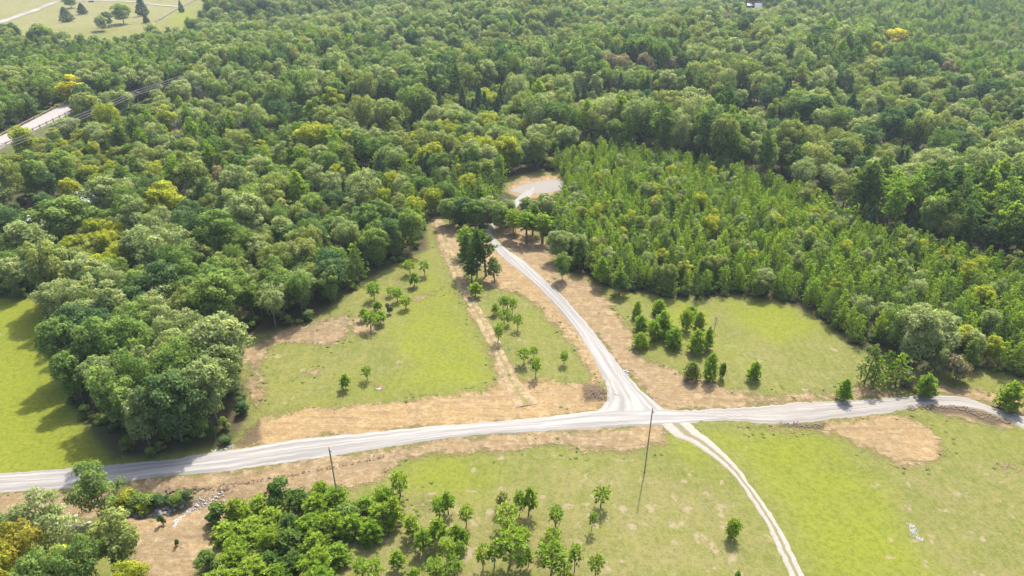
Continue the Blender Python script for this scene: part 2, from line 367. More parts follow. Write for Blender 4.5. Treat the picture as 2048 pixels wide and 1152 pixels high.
# ------------------------------------------------------------------ ground sheet
def axis(lo, hi, step, lo2, hi2, step2, far):
    parts = [np.arange(lo, hi+step/2, step)]
    a = np.arange(parts[0][-1]+step2, hi2, step2); parts += [a, np.geomspace(a[-1]+40, far, 10)]
    b = np.arange(lo-step2, lo2, -step2); e = b[-1] if len(b) else lo
    parts = [-np.geomspace(-e+40, far, 10)[::-1] if e < 0 else np.array([-far, -900, -300, -100, -20, 20])] + [b[::-1]] + parts
    return np.concatenate(parts)
gx = axis(-128, 140, .75, -640, 660, 6.0, 2400); gy = axis(44, 215, .75, 40, 760, 6.0, 2400)
X, Y = np.meshgrid(gx, gy); nX, nY = len(gx), len(gy)
xf, yf = X.ravel(), Y.ravel()
soil = np.full(xf.shape, -60.0); hue = np.zeros(xf.shape); wsum = np.zeros(xf.shape)+1e-6
for poly, h in DIRT:
    d = sdist(wpoly(poly), xf, yf)+(1.2 if poly[0] == (970, 467) else -.1 if poly[0] == (858, 440) else -.4); soil = np.maximum(soil, d)
    w = np.exp(np.clip(d, -12, 3)); hue += w*h; wsum += w
hue /= wsum
wet = np.zeros(xf.shape)
for poly in WET: wet = np.maximum(wet, sstep(-1.0, .5, sdist(wpoly(poly), xf, yf)))
lush = np.zeros(xf.shape); dry = np.zeros(xf.shape)
for poly, k in LUSH: lush = np.maximum(lush, k*sstep(-5, 4, sdist(wpoly(poly), xf, yf)))
for poly, k in DRY: dry = np.maximum(dry, k*sstep(-6, 5, sdist(wpoly(poly), xf, yf)))
open_sd = np.maximum.reduce([sdist(W_CLEAR, xf, yf), sdist(W_LEFTF, xf, yf), sdist(W_CULDE, xf, yf), sdist(W_FARF, xf, yf)])
litter = np.clip(-open_sd, -40, 40)-.8
zz = hgt(xf, yf)
zz = zz + np.where(soil > 0, np.minimum(soil, 3)*.010*(np.sin(xf*1.7+yf*.6)+np.sin(yf*2.1-xf*.5)), 0)
idx = np.arange(nX*nY).reshape(nY, nX)
faces = np.stack([idx[:-1, :-1], idx[:-1, 1:], idx[1:, 1:], idx[1:, :-1]], -1).reshape(-1, 4)
gm = mesh_np('ground', np.stack([xf, yf, zz], -1), faces, (GROUND,), dict(soil=np.clip(soil, -60, 60), hue=hue, wet=wet, lush=lush, dry=dry, litter=litter), smooth=True)
tag(add('ground', gm), kind='structure')

# ------------------------------------------------------------------ roads: ribbons between two traced edges
def resample(pts, n):
    p = np.array([q[:2] for q in pts]); k = 4
    # smooth by Catmull-Rom, then even arclength
    out = []
    for i in range(len(p)-1):
        p0, p1, p2, p3 = p[max(i-1, 0)], p[i], p[i+1], p[min(i+2, len(p)-1)]
        for s in np.linspace(0, 1, 12, endpoint=False):
            out.append(.5*((2*p1)+(-p0+p2)*s+(2*p0-5*p1+4*p2-p3)*s*s+(-p0+3*p1-3*p2+p3)*s**3))
    out.append(p[-1]); out = np.array(out)
    L = np.concatenate([[0], np.cumsum(np.hypot(*np.diff(out, axis=0).T))])
    s = np.linspace(0, L[-1], n)
    return np.stack([np.interp(s, L, out[:, 0]), np.interp(s, L, out[:, 1])], -1), s
def wob(s, seed, amp):
    r = np.random.default_rng(seed); v = np.zeros(s.shape)
    for f, a in ((.13, .5), (.45, .45), (1.3, .35), (3.1, .25)):
        v += a*np.sin(s*f*2+r.uniform(0, 6.28))*np.sin(s*f*1.3+r.uniform(0, 6.28))
    return v*amp + r.normal(0, amp*.35, s.shape)
def ribbon(name, L, R, mat, lift, step=.6, amp=.15, nw=10, crown=.05, seed=1):
    a = wpoly(L); b = wpoly(R)
    n = int(max(np.hypot(*np.diff(a, axis=0).T).sum(), np.hypot(*np.diff(b, axis=0).T).sum())/step)
    A, s = resample(a, n); B, _ = resample(b, n)
    d = B-A; w = np.hypot(d[:, 0], d[:, 1])[:, None]; d = d/w
    A = A-d*w*.07+d*wob(s, seed, amp)[:, None]; B = B+d*w*.07-d*wob(s, seed+9, amp)[:, None]
    t = np.linspace(0, 1, nw+1)
    P = A[:, None, :]*(1-t)[None, :, None]+B[:, None, :]*t[None, :, None]
    z = hgt(P[..., 0], P[..., 1]) + lift + crown*(1-(2*t-1)**2)[None, :]
    z[:, 0] -= .16; z[:, -1] -= .16                    # the edge of the gravel bed dips under the soil
    V = np.concatenate([P, z[..., None]], -1).reshape(-1, 3)
    ii = np.arange(n*(nw+1)).reshape(n, nw+1)
    f = np.stack([ii[:-1, :-1], ii[:-1, 1:], ii[1:, 1:], ii[1:, :-1]], -1).reshape(-1, 4)
    nz = (V[f[0, 1]]-V[f[0, 0]]); nz = nz[0]*(V[f[0, 2]]-V[f[0, 0]])[1]-nz[1]*(V[f[0, 2]]-V[f[0, 0]])[0]
    if nz < 0: f = f[:, ::-1]
    me = mesh_np(name, V, f, (mat,), dict(across=np.tile(t, n), along=np.repeat(s, nw+1)), smooth=True)
    return tag(add(name, me), kind='structure')
ribbon('gravel_road', ROAD_T[:17]+[(1400, 826), (1455, 832)], ROAD_B[:14]+[(1395, 843), (1455, 837)], GRAVEL, .085, seed=3)
ribbon('worn_gravel_road', [(1330, 820)]+ROAD_T[16:], [(1325, 849)]+ROAD_B[13:], GRAVEL2, .055, seed=4, amp=.3)
ribbon('gravel_side_road', SIDE_L, SIDE_R, GRAVEL, .065, seed=5, amp=.14)
ribbon('gravel_drive', DRIVE_L, DRIVE_R, RUTS, .05, seed=8, amp=.15)
TRACK_L = [(866, 440), (879, 480), (892, 520), (913, 570), (936, 612), (958, 655), (981, 698), (1000, 742), (1014, 776), (1032, 815)]
TRACK_R = [(884, 438), (902, 480), (911, 515), (933, 563), (956, 605), (980, 648), (1003, 692), (1024, 736), (1048, 772), (1075, 808)]
def track_mat():
    t = NT('pale_track'); P = t.n('ShaderNodeNewGeometry').outputs['Position']; u = t.attr('across')
    n1 = t.noise(P, .6, 6, .7); n2 = t.noise(P, 2.2, 5, .7)
    c = t.mix(t.ramp(n1, .40, .62), (.160, .116, .066), (.265, .200, .118)); c = t.mix(t.math('MULTIPLY', t.ramp(n2, .48, .64), .55), c, (.110, .082, .048))
    e = t.math('ABSOLUTE', t.math('SUBTRACT', u, .5))
    mid = t.math('SUBTRACT', 1.0, t.ramp(t.math('ADD', e, t.math('MULTIPLY', t.math('SUBTRACT', n1, .5), .3)), .03, .14))
    c = t.mix(t.math('MULTIPLY', mid, .6), c, (.105, .115, .032))
    return t.finish(c, .95, n2, .6, .12, .1)
ribbon('dirt_track', TRACK_L, TRACK_R, track_mat(), .05, seed=12, amp=.3)
# turning circle at the end of the side road
cc = wpoly([(1020, 381), (1040, 372), (1056, 367), (1090, 361), (1121, 361), (1130, 370), (1122, 379), (1106, 384), (1085, 387), (1056, 387), (1034, 386)])
ring, s_ = resample(np.vstack([cc, cc[:1]]), 90); ring = ring[:-1]; cen = ring.mean(0)
V = [(*cen, float(hgt(*cen))+.10)]; FQ = []
rr = [ring*f+cen*(1-f) for f in (.5, 1.0)]
for q, dz in zip(rr, (.10, .03)): V += [(x, y, float(hgt(x, y))+dz) for x, y in q]
m = len(ring)
for i in range(m):
    j = (i+1) % m; FQ.append((1+i, 1+j, 1+m+j, 1+m+i))
for i in range(0, m, 2):
    FQ.append((0, 1+(i+2) % m, 1+(i+1) % m, 1+i))
def up_face(q):
    a, b, c = (np.array(V[q[i]]) for i in (0, 1, 2))
    return q if np.cross(b-a, c-a)[2] > 0 else q[::-1]
me = mesh_np('gravel_turning_circle', V, [up_face(q) for q in FQ], (GRAVEL2,), dict(across=np.full(len(V), .5), along=np.zeros(len(V))))
tag(add('gravel_turning_circle', me), kind='structure')

# ------------------------------------------------------------------ tree shapes
def leaf_quads(c, nrm, size, aspect, r, twist=None):
    """rhombic leaf sprays at c with normal nrm"""
    n = len(c)
    nrm = nrm/np.linalg.norm(nrm, axis=1, keepdims=True)
    ref = r.normal(size=(n, 3)); a = np.cross(nrm, ref); a /= np.linalg.norm(a, axis=1, keepdims=True)
    b = np.cross(nrm, a); sz = size[:, None]
    v = np.stack([c+a*sz, c+b*sz*aspect, c-a*sz, c-b*sz*aspect], 1)
    v = v + nrm[:, None, :]*(sz*.25)[:, None]*np.array([-1, .6, -1, .6])[None, :, None]
    return v.reshape(-1, 3)
def blades(c, d, length, width, r):
    """needle sprays: thin rhombs from c along d"""
    n = len(c); d = d/np.linalg.norm(d, axis=1, keepdims=True)
    a = np.cross(d, r.normal(size=(n, 3))); a /= np.linalg.norm(a, axis=1, keepdims=True)
    L = length[:, None]; w = width[:, None]
    v = np.stack([c, c+d*L*.5+a*w, c+d*L, c+d*L*.5-a*w], 1)
    return v.reshape(-1, 3)
def unit(r, n, zb=0.0):
    v = r.normal(size=(n, 3)); v[:, 2] += zb; return v/np.linalg.norm(v, axis=1, keepdims=True)
def quads(nv): return np.arange(nv).reshape(-1, 4)

def broadleaf(seed, H=13.0, R=3.9, base=.30, nl=46, leaf=.245, per=150, sx=1.0, irr=.22):
    """crown of separate leafy lobes with gaps, and the limbs that carry them"""
    r = np.random.default_rng(seed); zc = H*(base+1)/2; hz = H*(1-base)/2
    cs = []; tries = 0
    while len(cs) < nl and tries < 4000:
        tries += 1
        d = unit(r, 1, .35)[0]; q = r.uniform(.45, .92)
        prof = 1.0 if d[2] > -.2 else .86
        q *= 1+irr*math.sin(2.3*d[0]+seed)*math.cos(2.9*d[1]+1.7*seed)+irr*.7*math.sin(4*d[2]+seed*.7+2*d[0])
        p = d*np.array([R*sx, R/sx, hz])*q*prof
        rad = r.uniform(.26, .44)*R*(1.0 if q > .6 else .8)
        if all(np.linalg.norm((p-c)*np.array([1, 1, .9])) > .48*(rad+k) for c, k in cs): cs.append((p, rad))
    V = []; lob = []
    for p, rad in cs:
        n = int(per*(rad/(.35*R))**2); d = unit(r, n, .45)
        out = p/np.array([R, R, hz]); out = out/(np.linalg.norm(out)+1e-6)
        keep = (d@out) > -.55; d = d[keep]; n = len(d)
        q = rad*r.uniform(.62, 1.08, n)*(1+.18*np.sin(d[:, 0]*5+seed)*np.sin(d[:, 1]*6))
        c = p+d*q[:, None]*np.array([1, 1, .82]); c[:, 2] += zc
        nn = d*.75+unit(r, n)*.55+np.array([0, 0, .25])
        V.append(leaf_quads(c, nn, leaf*r.uniform(.65, 1.35, n)*(H/13)**.3, .62, r)); lob += [r.uniform()]*(n*4)
    # sparse inner leaves
    n = 260; d = unit(r, n); c = d*np.array([R, R, hz])*r.uniform(.1, .6, n)[:, None]; c[:, 2] += zc
    V.append(leaf_quads(c, unit(r, n), leaf*1.3*np.ones(n), .6, r)); lob += [.4]*(n*4)
    V = np.concatenate(V)
    t = MB(); r0 = .017*H
    t.tube([(0, 0, -.4), (0, 0, .3), (.1, .05, H*.3), (.05, .15, H*.55), (0, 0, H*.82)], [r0*1.5, r0, r0*.8, r0*.5, r0*.1], 6)
    for p, rad in cs[::4]:
        z0 = H*r.uniform(.25, .5); e = p+np.array([0, 0, zc])
        m_ = np.array([e[0]*.5, e[1]*.5, z0+(e[2]-z0)*.4])
        t.tube([(0, 0, z0), m_, e], [r0*.45, r0*.3, r0*.08], 4, False)
    return V, np.array(lob), t
def pine(seed, H=7.0, R=1.9, base=.06, whorl=.42, nb=6, tuft=4, bl=.33, nblade=13, shape='cone', up=.42, bw=.033):
    r = np.random.default_rng(seed); C = []; D = []; lob = []; t = MB(); r0 = .016*H+.02
    t.tube([(0, 0, -.3), (0, 0, H*.4), (.03, 0, H*.7), (0, 0, H*.98)], [r0*1.2, r0*.8, r0*.45, r0*.08], 5)
    z = H*base
    while z < H*.985:
        q = (z/H-base)/(1-base)
        if shape == 'cone': L = R*(1-q)**.75*(.55+.45*min(1, q*6+.3))
        elif shape == 'round': L = R*math.sqrt(max(.03, 1-(2*q-.85)**2*.85))
        elif shape == 'tall': L = R*(.45+.75*math.sin(min(1, q*1.1+.12)*math.pi))*.85
        else: L = R*(1-q**2.2)**.8
        L *= r.uniform(.8, 1.18)
        k = max(3, int(nb*(.5+.5*L/R)))
        a0 = r.uniform(0, 6.28)
        for i in range(k):
            a = a0+6.28*i/k+r.normal(0, .25); l = L*r.uniform(.65, 1.15); e = up+r.normal(0, .12)+q*.35
            d = np.array([math.cos(a)*math.cos(e), math.sin(a)*math.cos(e), math.sin(e)])
            lb = r.uniform()
            if l > .8 and i % 2 == 0: t.tube([(0, 0, z), tuple(np.array([0, 0, z])+d*l*.85)], [r0*.22, r0*.06], 3, False)
            nt = max(2, int(tuft*l/R+1))
            for j in range(nt):
                s = .35+.65*(j+r.uniform(.2, 1))/nt
                c = np.array([0, 0, z])+d*l*s+r.normal(0, .07*R, 3)
                dd = d*.9+np.array([0, 0, .55])
                C.append(np.repeat(c[None], nblade, 0)); D.append(dd[None]+unit(r, nblade)*.95); lob += [lb]*(nblade*4)
        z += whorl*r.uniform(.75, 1.25)
    C = np.concatenate(C); D = np.concatenate(D); n = len(C)
    V = blades(C, D, bl*r.uniform(.7, 1.3, n), bw*r.uniform(.8, 1.4, n)*1.6, r)
    return V, np.array(lob), t
def cedar(seed, H=9.0, R=1.9, leaf=.20, n=2600):
    r = np.random.default_rng(seed); q = r.uniform(0, 1, n)**1.35; a = r.uniform(0, 6.283, n)
    rad = R*(1-q)**.7*np.minimum(1, q*4+.55)*(.85+.22*np.sin(a*3+seed+q*9)*np.sin(a*5-q*14)+r.normal(0, .07, n))
    z = H*(.05+.95*q)
    c = np.stack([np.cos(a)*rad, np.sin(a)*rad, z], -1)
    nn = np.stack([np.cos(a), np.sin(a), .55+0*a], -1)+unit(r, n)*.7
    V = leaf_quads(c, nn, leaf*r.uniform(.6, 1.4, n), .5, r)
    lob = np.repeat(r.uniform(0, 1, 40)[((a*2).astype(int)*5+(q*9).astype(int)) % 40], 4)
    t = MB(); t.tube([(0, 0, -.3), (0, 0, H*.5), (0, 0, H*.96)], [.17, .1, .02], 5)
    return V, lob, t
def bush(seed, H=2.6, R=1.5, n=1700, leaf=.14):
    r = np.random.default_rng(seed); V = []; lob = []; t = MB()
    for k in range(9):
        d = unit(r, 1, .4)[0]; c0 = np.array([d[0]*R*.55, d[1]*R*.55, H*.5+d[2]*H*.25]); rad = r.uniform(.28, .62)*R; c0[2] *= r.uniform(.6, 1.35)
        m_ = n//9; dd = unit(r, m_, .5); c = c0+dd*(rad*r.uniform(.6, 1.08, m_))[:, None]*np.array([1, 1, H*.36/R]); c[:, 2] = np.maximum(c[:, 2], .05)
        V.append(leaf_quads(c, dd*.8+unit(r, m_)*.6, leaf*r.uniform(.6, 1.4, m_), .6, r)); lob += [r.uniform()]*(m_*4)
        t.tube([(0, 0, -.15), tuple(c0*.6), tuple(c0)], [.05, .035, .015], 4, False)
    return np.concatenate(V), np.array(lob), t
def snag(seed, H=9.0):
    """leafless grey crown"""
    r = np.random.default_rng(seed); t = MB(); b = MB()
    t.tube([(0, 0, -.3), (.1, 0, H*.5), (0, .1, H)], [.2, .13, .03], 5)
    for k in range(26):
        z = H*r.uniform(.3, .92); a = r.uniform(0, 6.28); L = H*.28*(1.15-z/H)+.4
        e = np.array([math.cos(a)*L, math.sin(a)*L, z+L*.8]); b.tube([(0, 0, z), tuple(e*.5+np.array([0, 0, z*.5])), tuple(e)], [.06, .045, .015], 3, False)
        for j in range(5):
            g = e*r.uniform(.5, 1)+np.array([0, 0, z])*0; g = np.array([e[0]*r.uniform(.4, 1), e[1]*r.uniform(.4, 1), z+L*r.uniform(.3, .8)])
            b.tube([tuple(g), tuple(g+unit(r, 1, .8)[0]*.7)], [.03, .012], 3, False)
    return np.array(b.v)[np.array(b.f)].reshape(-1, 3), np.full(len(b.f)*4, .5), t

SHAPES = {
 'broadleaf_tree': dict(H=13.0, R=3.9, cz=.62, mk=[lambda s, k=k: broadleaf(s, **k) for k in (dict(), dict(nl=38, R=4.3, base=.34), dict(nl=52, H=14.5, base=.28), dict(R=3.5, H=13.5, base=.22, nl=44), dict(sx=1.18, nl=44), dict(R=4.5, H=12.5, base=.36, nl=56), dict(base=.12, R=3.6, H=12, nl=48), dict(irr=.42, nl=34, R=4.2, base=.25), dict(irr=.4, nl=30, R=3.6, H=14.5, base=.3, sx=1.2), dict(irr=.35, R=4.4, nl=60, H=12.8, base=.25, leaf=.22))], bark='g'),
 'young_pine': dict(H=7.0, R=1.8, cz=.55, mk=[lambda s, k=k: pine(s, **k) for k in (dict(R=2.2), dict(R=2.4, H=6.6), dict(R=2.0, H=7.4), dict(R=2.2, H=7.0, shape='dome', up=.5), dict(R=2.3, H=6.8, up=.55))], bark='p'),
 'tall_pine': dict(H=15.0, R=2.7, cz=.68, mk=[lambda s, k=k: pine(s, **k) for k in (dict(H=15, R=2.7, base=.38, whorl=.62, nb=7, tuft=5, bl=.62, bw=.08, shape='tall', up=.15), dict(H=16, R=2.4, base=.45, whorl=.7, nb=6, tuft=5, bl=.6, bw=.08, shape='tall', up=.1), dict(H=14, R=3.0, base=.32, whorl=.6, nb=7, tuft=6, bl=.62, bw=.08, shape='dome', up=.15))], bark='p'),
 'cedar_tree': dict(H=9.0, R=1.9, cz=.45, mk=[lambda s: cedar(s), lambda s: cedar(s, 9.5, 1.6), lambda s: cedar(s, 8.5, 2.2)], bark='p'),
 'field_pine': dict(H=3.6, R=1.05, cz=.66, mk=[lambda s, k=k: pine(s, **k) for k in (dict(H=3.6, R=1.0, base=.34, whorl=.19, nb=6, tuft=3, bl=.27, bw=.032, nblade=8, shape='round', up=.2), dict(H=3.6, R=1.15, base=.40, whorl=.20, nb=6, tuft=3, bl=.27, bw=.032, shape='round', up=.25), dict(H=3.7, R=.95, base=.30, whorl=.20, nb=6, tuft=4, bl=.28, bw=.035, shape='dome', up=.3), dict(H=3.5, R=1.1, base=.45, whorl=.20, nb=6, tuft=3, bl=.26, bw=.033, shape='round', up=.15))], bark='p'),
 'bushy_pine': dict(H=3.6, R=1.45, cz=.5, mk=[lambda s, k=k: pine(s, **k) for k in (dict(H=3.6, R=1.45, base=.03, whorl=.2, nb=8, tuft=5, bl=.30, bw=.032, nblade=13, shape='dome', up=.35), dict(H=3.5, R=1.6, base=.04, whorl=.2, nb=8, tuft=5, bl=.30, bw=.032, nblade=13, shape='round', up=.4), dict(H=3.9, R=1.3, base=.03, whorl=.22, nb=7, tuft=5, bl=.31, bw=.032, nblade=13, shape='dome', up=.45))], bark='p'),
 'shrub': dict(H=2.6, R=1.5, cz=.5, mk=[lambda s: bush(s), lambda s: bush(s, 2.4, 1.7), lambda s: bush(s, 3.0, 1.3)], bark='g'),
 'bare_tree': dict(H=9.0, R=2.2, cz=.6, mk=[lambda s: snag(s), lambda s: snag(s, 8)], bark='g'),
}
BUILT = {}
for ki, (k, d) in enumerate(SHAPES.items()):
    d['raw'] = []
    for i, f in enumerate(d['mk']):
        V, lob, t = f(100*ki+i*7+3)
        tm = t.data('trunk', (BARK if d['bark'] == 'g' else BARKP,))
        rad = np.sqrt(np.percentile(V[:, 0]**2+V[:, 1]**2, 96)); top = float(V[:, 2].max())
        d['raw'].append((V, lob, t, tm, float(rad), top))
def crown_mesh(kind, i, col):
    key = (kind, i, col)
    if key not in BUILT:
        V, lob, t, tm, rad, top = SHAPES[kind]['raw'][i]
        BUILT[key] = mesh_np('crown', V, quads(len(V)), (LEAF[col],), dict(lobe=lob))
    return BUILT[key]
WHOLE = {}
def whole_tree(kind, i, col):
    """trunk and crown in one mesh, the source that the far mass of trees repeats"""
    key = (kind, i, col)
    if key not in WHOLE:
        V, lob, t, tm, rad, top = SHAPES[kind]['raw'][i]
        tv = np.array(t.v).reshape(-1, 3); tf = np.array(t.f, int).reshape(-1, 4)
        me = mesh_np('mass_tree', np.concatenate([V, tv]), np.concatenate([quads(len(V)), tf+len(V)]), (LEAF[col], BARK if SHAPES[kind]['bark'] == 'g' else BARKP),
                     dict(lobe=np.concatenate([lob, np.zeros(len(tv))])), mat_idx=np.concatenate([np.zeros(len(V)//4), np.ones(len(tf))]))
        WHOLE[key] = bpy.data.objects.new('mass_tree', me)
    return WHOLE[key]

# ------------------------------------------------------------------ where every tree stands
T = []      # dicts: kind, shape, x, y, h (m), w (crown radius m), col, label or None, zone
def put(kind, x, y, h, w=None, col='green', label=None, zone='', shape=None, keep=False, group=None):
    n = len(SHAPES[kind]['raw']); i = int(rng.integers(n)) if shape is None else shape % n
    rad, top = SHAPES[kind]['raw'][i][4:6]; s = h/top
    sx = s if w is None else w/rad
    T.append(dict(kind=kind, i=i, x=float(x), y=float(y), z=float(hgt(x, y)), h=float(h), s=s, sx=float(sx), w=float(sx*rad), col=col, label=label, zone=zone, keep=keep, group=group, rz=float(rng.uniform(0, 6.28))))
ORD = ['leftmost', 'second from left', 'third from left', 'fourth from left', 'fifth from left', 'sixth from left', 'seventh from left', 'eighth from left', 'ninth from left', 'tenth from left', 'eleventh from left', 'twelfth from left', 'thirteenth from left', 'fourteenth from left', 'fifteenth from left']
def cluster(kind, items, phrase, group, cols=('pine',), shape=None):
    """items: base pixel x, y, top pixel row, crown width in pixels [, colour]; labelled by order from the left"""
    items = sorted(items, key=lambda q: q[0])
    for j, it in enumerate(items):
        x, y, z = at(it[0], it[1]); h = pt_height(it[0], it[1], it[2]); w = it[3]*proj(x, y, z+h/2)[2]/F/2*(1.1 if kind == 'field_pine' else 1.0)
        c = it[4] if len(it) > 4 else cols[int(rng.integers(len(cols)))]
        lb = phrase.replace('#', ORD[j] if len(items) > 1 else '').replace('  ', ' ').strip()
        put(kind, x, y, h, w, c, lb, keep=True, group=group, shape=shape)
G1 = 'small pruned pines in the mown fields'
cluster('field_pine', [(829, 573, 544, 20), (821, 549, 520, 25), (850, 551, 520, 22)], 'small pine at top corner of left field, # of three', G1)
cluster('field_pine', [(749, 599, 563, 27), (781, 592, 574, 17), (795, 603, 576, 20), (812, 617, 590, 22)], 'small pine in upper row of left field, # of four', G1)
cluster('shrub', [(779, 628, 606, 13, 'cedar')], 'small dark grey-green shrub among the pruned pines of the left field', 'shrubs')
cluster('field_pine', [(742, 660, 622, 30), (762, 648, 620, 23), (729, 641, 616, 20), (755, 621, 602, 18)], 'small pine beside bare soil of left field, # of four', G1)
cluster('field_pine', [(951, 593, 564, 26)], 'single small pine at the head of the grass strip beside the dirt track', G1)
cluster('field_pine', [(991, 629, 605, 17), (1006, 619, 592, 19), (1015, 617, 591, 19), (1025, 628, 595, 17)], 'small pine in the grass strip, # of the upper four', G1)
cluster('field_pine', [(1008, 648, 619, 28), (1036, 659, 628, 19), (996, 684, 645, 21)], 'small pine in the grass strip, # of the middle three', G1)
cluster('field_pine', [(1048, 728, 695, 28), (1067, 716, 692, 18), (1071, 754, 714, 20)], 'small pine in the grass strip, # of the lower three', G1)
cluster('field_pine', [(1128, 728, 701, 16)], 'lone thin-stemmed little pine in the grass strip nearest the white side road', G1)
cluster('field_pine', [(735, 760, 732, 21), (692, 778, 748, 22)], 'small lone pine low in the left field, # of two', G1)
cluster('field_pine', [(801, 992, 946, 36), (790, 1046, 990, 36)], 'small pine just right of the bushy thicket, # of two', G1)
cluster('field_pine', [(880, 1039, 997, 28), (897, 1029, 983, 27), (933, 1052, 1010, 25)], 'small pine beside round bare patch in lower field, # of three', G1)
cluster('field_pine', [(826, 1072, 1030, 34), (848, 1105, 1060, 37), (876, 1086, 1037, 38), (914, 1086, 1050, 29), (927, 1092, 1056, 24)], 'small pine in the loose row right of the thicket, # of five', G1)
cluster('field_pine', [(895, 1127, 1080, 40), (920, 1122, 1084, 26), (798, 1138, 1102, 31)], 'small pine behind the lowest row, # of three', G1)
cluster('field_pine', [(1005, 1020, 987, 28, 'olive'), (1039, 1031, 981, 27), (1057, 1032, 973, 32)], 'small tall-stemmed pine amid the lower field, # of three', G1)
cluster('field_pine', [(1015, 1058, 1016, 50), (1020, 1130, 1058, 56), (1043, 1096, 1058, 34)], 'broad-crowned small pine mid lower field, # of three', G1)
cluster('field_pine', [(1111, 1052, 1012, 29), (1104, 1092, 1060, 32), (1088, 1108, 1078, 20, 'olive')], 'small pine right of mid lower field, # of three', G1)
cluster('field_pine', [(1201, 1013, 974, 34), (1183, 1060, 1024, 20)], 'outermost small pine towards the utility pole, # of two', G1)
cluster('field_pine', [(966, 1140, 1092, 32), (989, 1134, 1083, 32), (1057, 1133, 1094, 18), (1041, 1144, 1110, 22), (1102, 1152, 1092, 54), (1149, 1143, 1090, 32), (1190, 1155, 1110, 30), (1128, 1168, 1130, 34)], 'small pine in the lowest row of lower field, # of eight', G1)
cluster('field_pine', [(874, 1158, 1118, 36), (907, 1154, 1118, 35), (828, 1172, 1136, 30), (750, 1162, 1118, 44), (725, 1156, 1120, 32)], 'small pine cut by the lower picture edge, # of five', G1)
cluster('bushy_pine', [(1463, 1077, 1040, 28)], 'lone dark bushy pine beside the rutted gravel drive', 'bushy pines')
cluster('shrub', [(1475, 1162, 1142, 14, 'pine')], 'tiny green shrub at the lower picture edge left of rutted drive', 'shrubs')
# tall pine clump between track and side road
cluster('tall_pine', [(935, 548, 462, 34, 'pinedark'), (930, 510, 452, 38, 'pine'), (954, 555, 450, 36, 'pinedark'), (972, 552, 458, 46, 'pinedark'), (989, 562, 512, 32, 'sage'), (944, 566, 515, 36, 'dark')], 'tall pine in the clump beside the track, # of six', 'pines in the clump by the side road')
cluster('broadleaf_tree', [(1124, 560, 505, 33, 'green'), (1117, 522, 460, 46, 'sage')], 'rounded tree right of side road, # of two', 'trees on the cleared soil', shape=6)
cluster('tall_pine', [(1027, 476, 415, 36, 'pine'), (1053, 486, 420, 46, 'pine'), (1085, 486, 425, 44, 'pine'), (1065, 470, 408, 40, 'pinedark')], 'thin-stemmed pine at the side road head, # of four', 'pines at the side road head')
cluster('tall_pine', [(1199, 571, 510, 34, 'pine'), (1239, 590, 542, 36, 'pinedark'), (1160, 540, 475, 36, 'pinedark')], 'pine standing free at plantation corner, # of three', 'pines at the plantation corner')
cluster('broadleaf_tree', [(1000, 459, 404, 44, 'green'), (1017, 449, 398, 36, 'sage'), (1053, 432, 394, 32, 'green'), (1070, 444, 402, 36, 'olive'), (1031, 466, 420, 28, 'lime')], 'tree screening the bend of side road, # of five', 'trees screening the side road head', shape=6)
cluster('broadleaf_tree', [(900, 450, 396, 42, 'green'), (926, 453, 394, 46, 'dark'), (951, 457, 398, 46, 'green'), (974, 450, 392, 40, 'sage')], 'tree between dirt track top and side road, # of four', 'trees screening the side road head', shape=6)
# bushy pines, right field
cluster('bushy_pine', [(1272, 638, 602, 20), (1282, 662, 628, 30), (1281, 695, 664, 29), (1307, 680, 640, 28), (1317, 628, 598, 30), (1326, 669, 620, 42), (1347, 693, 655, 38)], 'bushy pine, left half of right field thicket, # of seven', 'bushy pines in the right field', ('pine',))
cluster('bushy_pine', [(1371, 660, 618, 26), (1398, 655, 622, 24), (1383, 634, 612, 27), (1393, 704, 656, 38), (1414, 697, 650, 24)], 'bushy pine, right half of right field thicket, # of five', 'bushy pines in the right field')
cluster('bushy_pine', [(1383, 759, 722, 30, 'olive'), (1419, 759, 705, 28), (1442, 756, 724, 14, 'pinedark'), (1506, 759, 720, 28)], 'bushy pine along bare soil of right field, # of four', 'bushy pines in the right field')
cluster('bare_tree', [(1428, 662, 632, 14, 'grey')], 'leafless little sapling in the right field beside thicket', 'bare trees')
cluster('bushy_pine', [(1686, 801, 757, 30), (1848, 791, 745, 42), (2011, 817, 762, 52)], 'dense rounded pine beside right gravel road, # of three', 'pines along the right gravel road')
cluster('young_pine', [(1728, 768, 690, 44, 'pinedark'), (1745, 772, 715, 46, 'pine'), (1790, 768, 706, 52, 'pine'), (1765, 760, 700, 40, 'pinedark')], 'spreading pine in the clump above the right road, # of four', 'pines along the right gravel road')
cluster('shrub', [(1907, 760, 708, 50, 'rust'), (1872, 750, 696, 34, 'sage'), (1812, 772, 745, 30, 'grey')], 'wood-edge shrub above right gravel road, # of three', 'shrubs')
cluster('broadleaf_tree', [(1868, 722, 630, 92, 'sage'), (1796, 705, 610, 70, 'green')], 'spreading broadleaf tree before the plantation, # of two', 'broadleaf trees at the right wood edge')
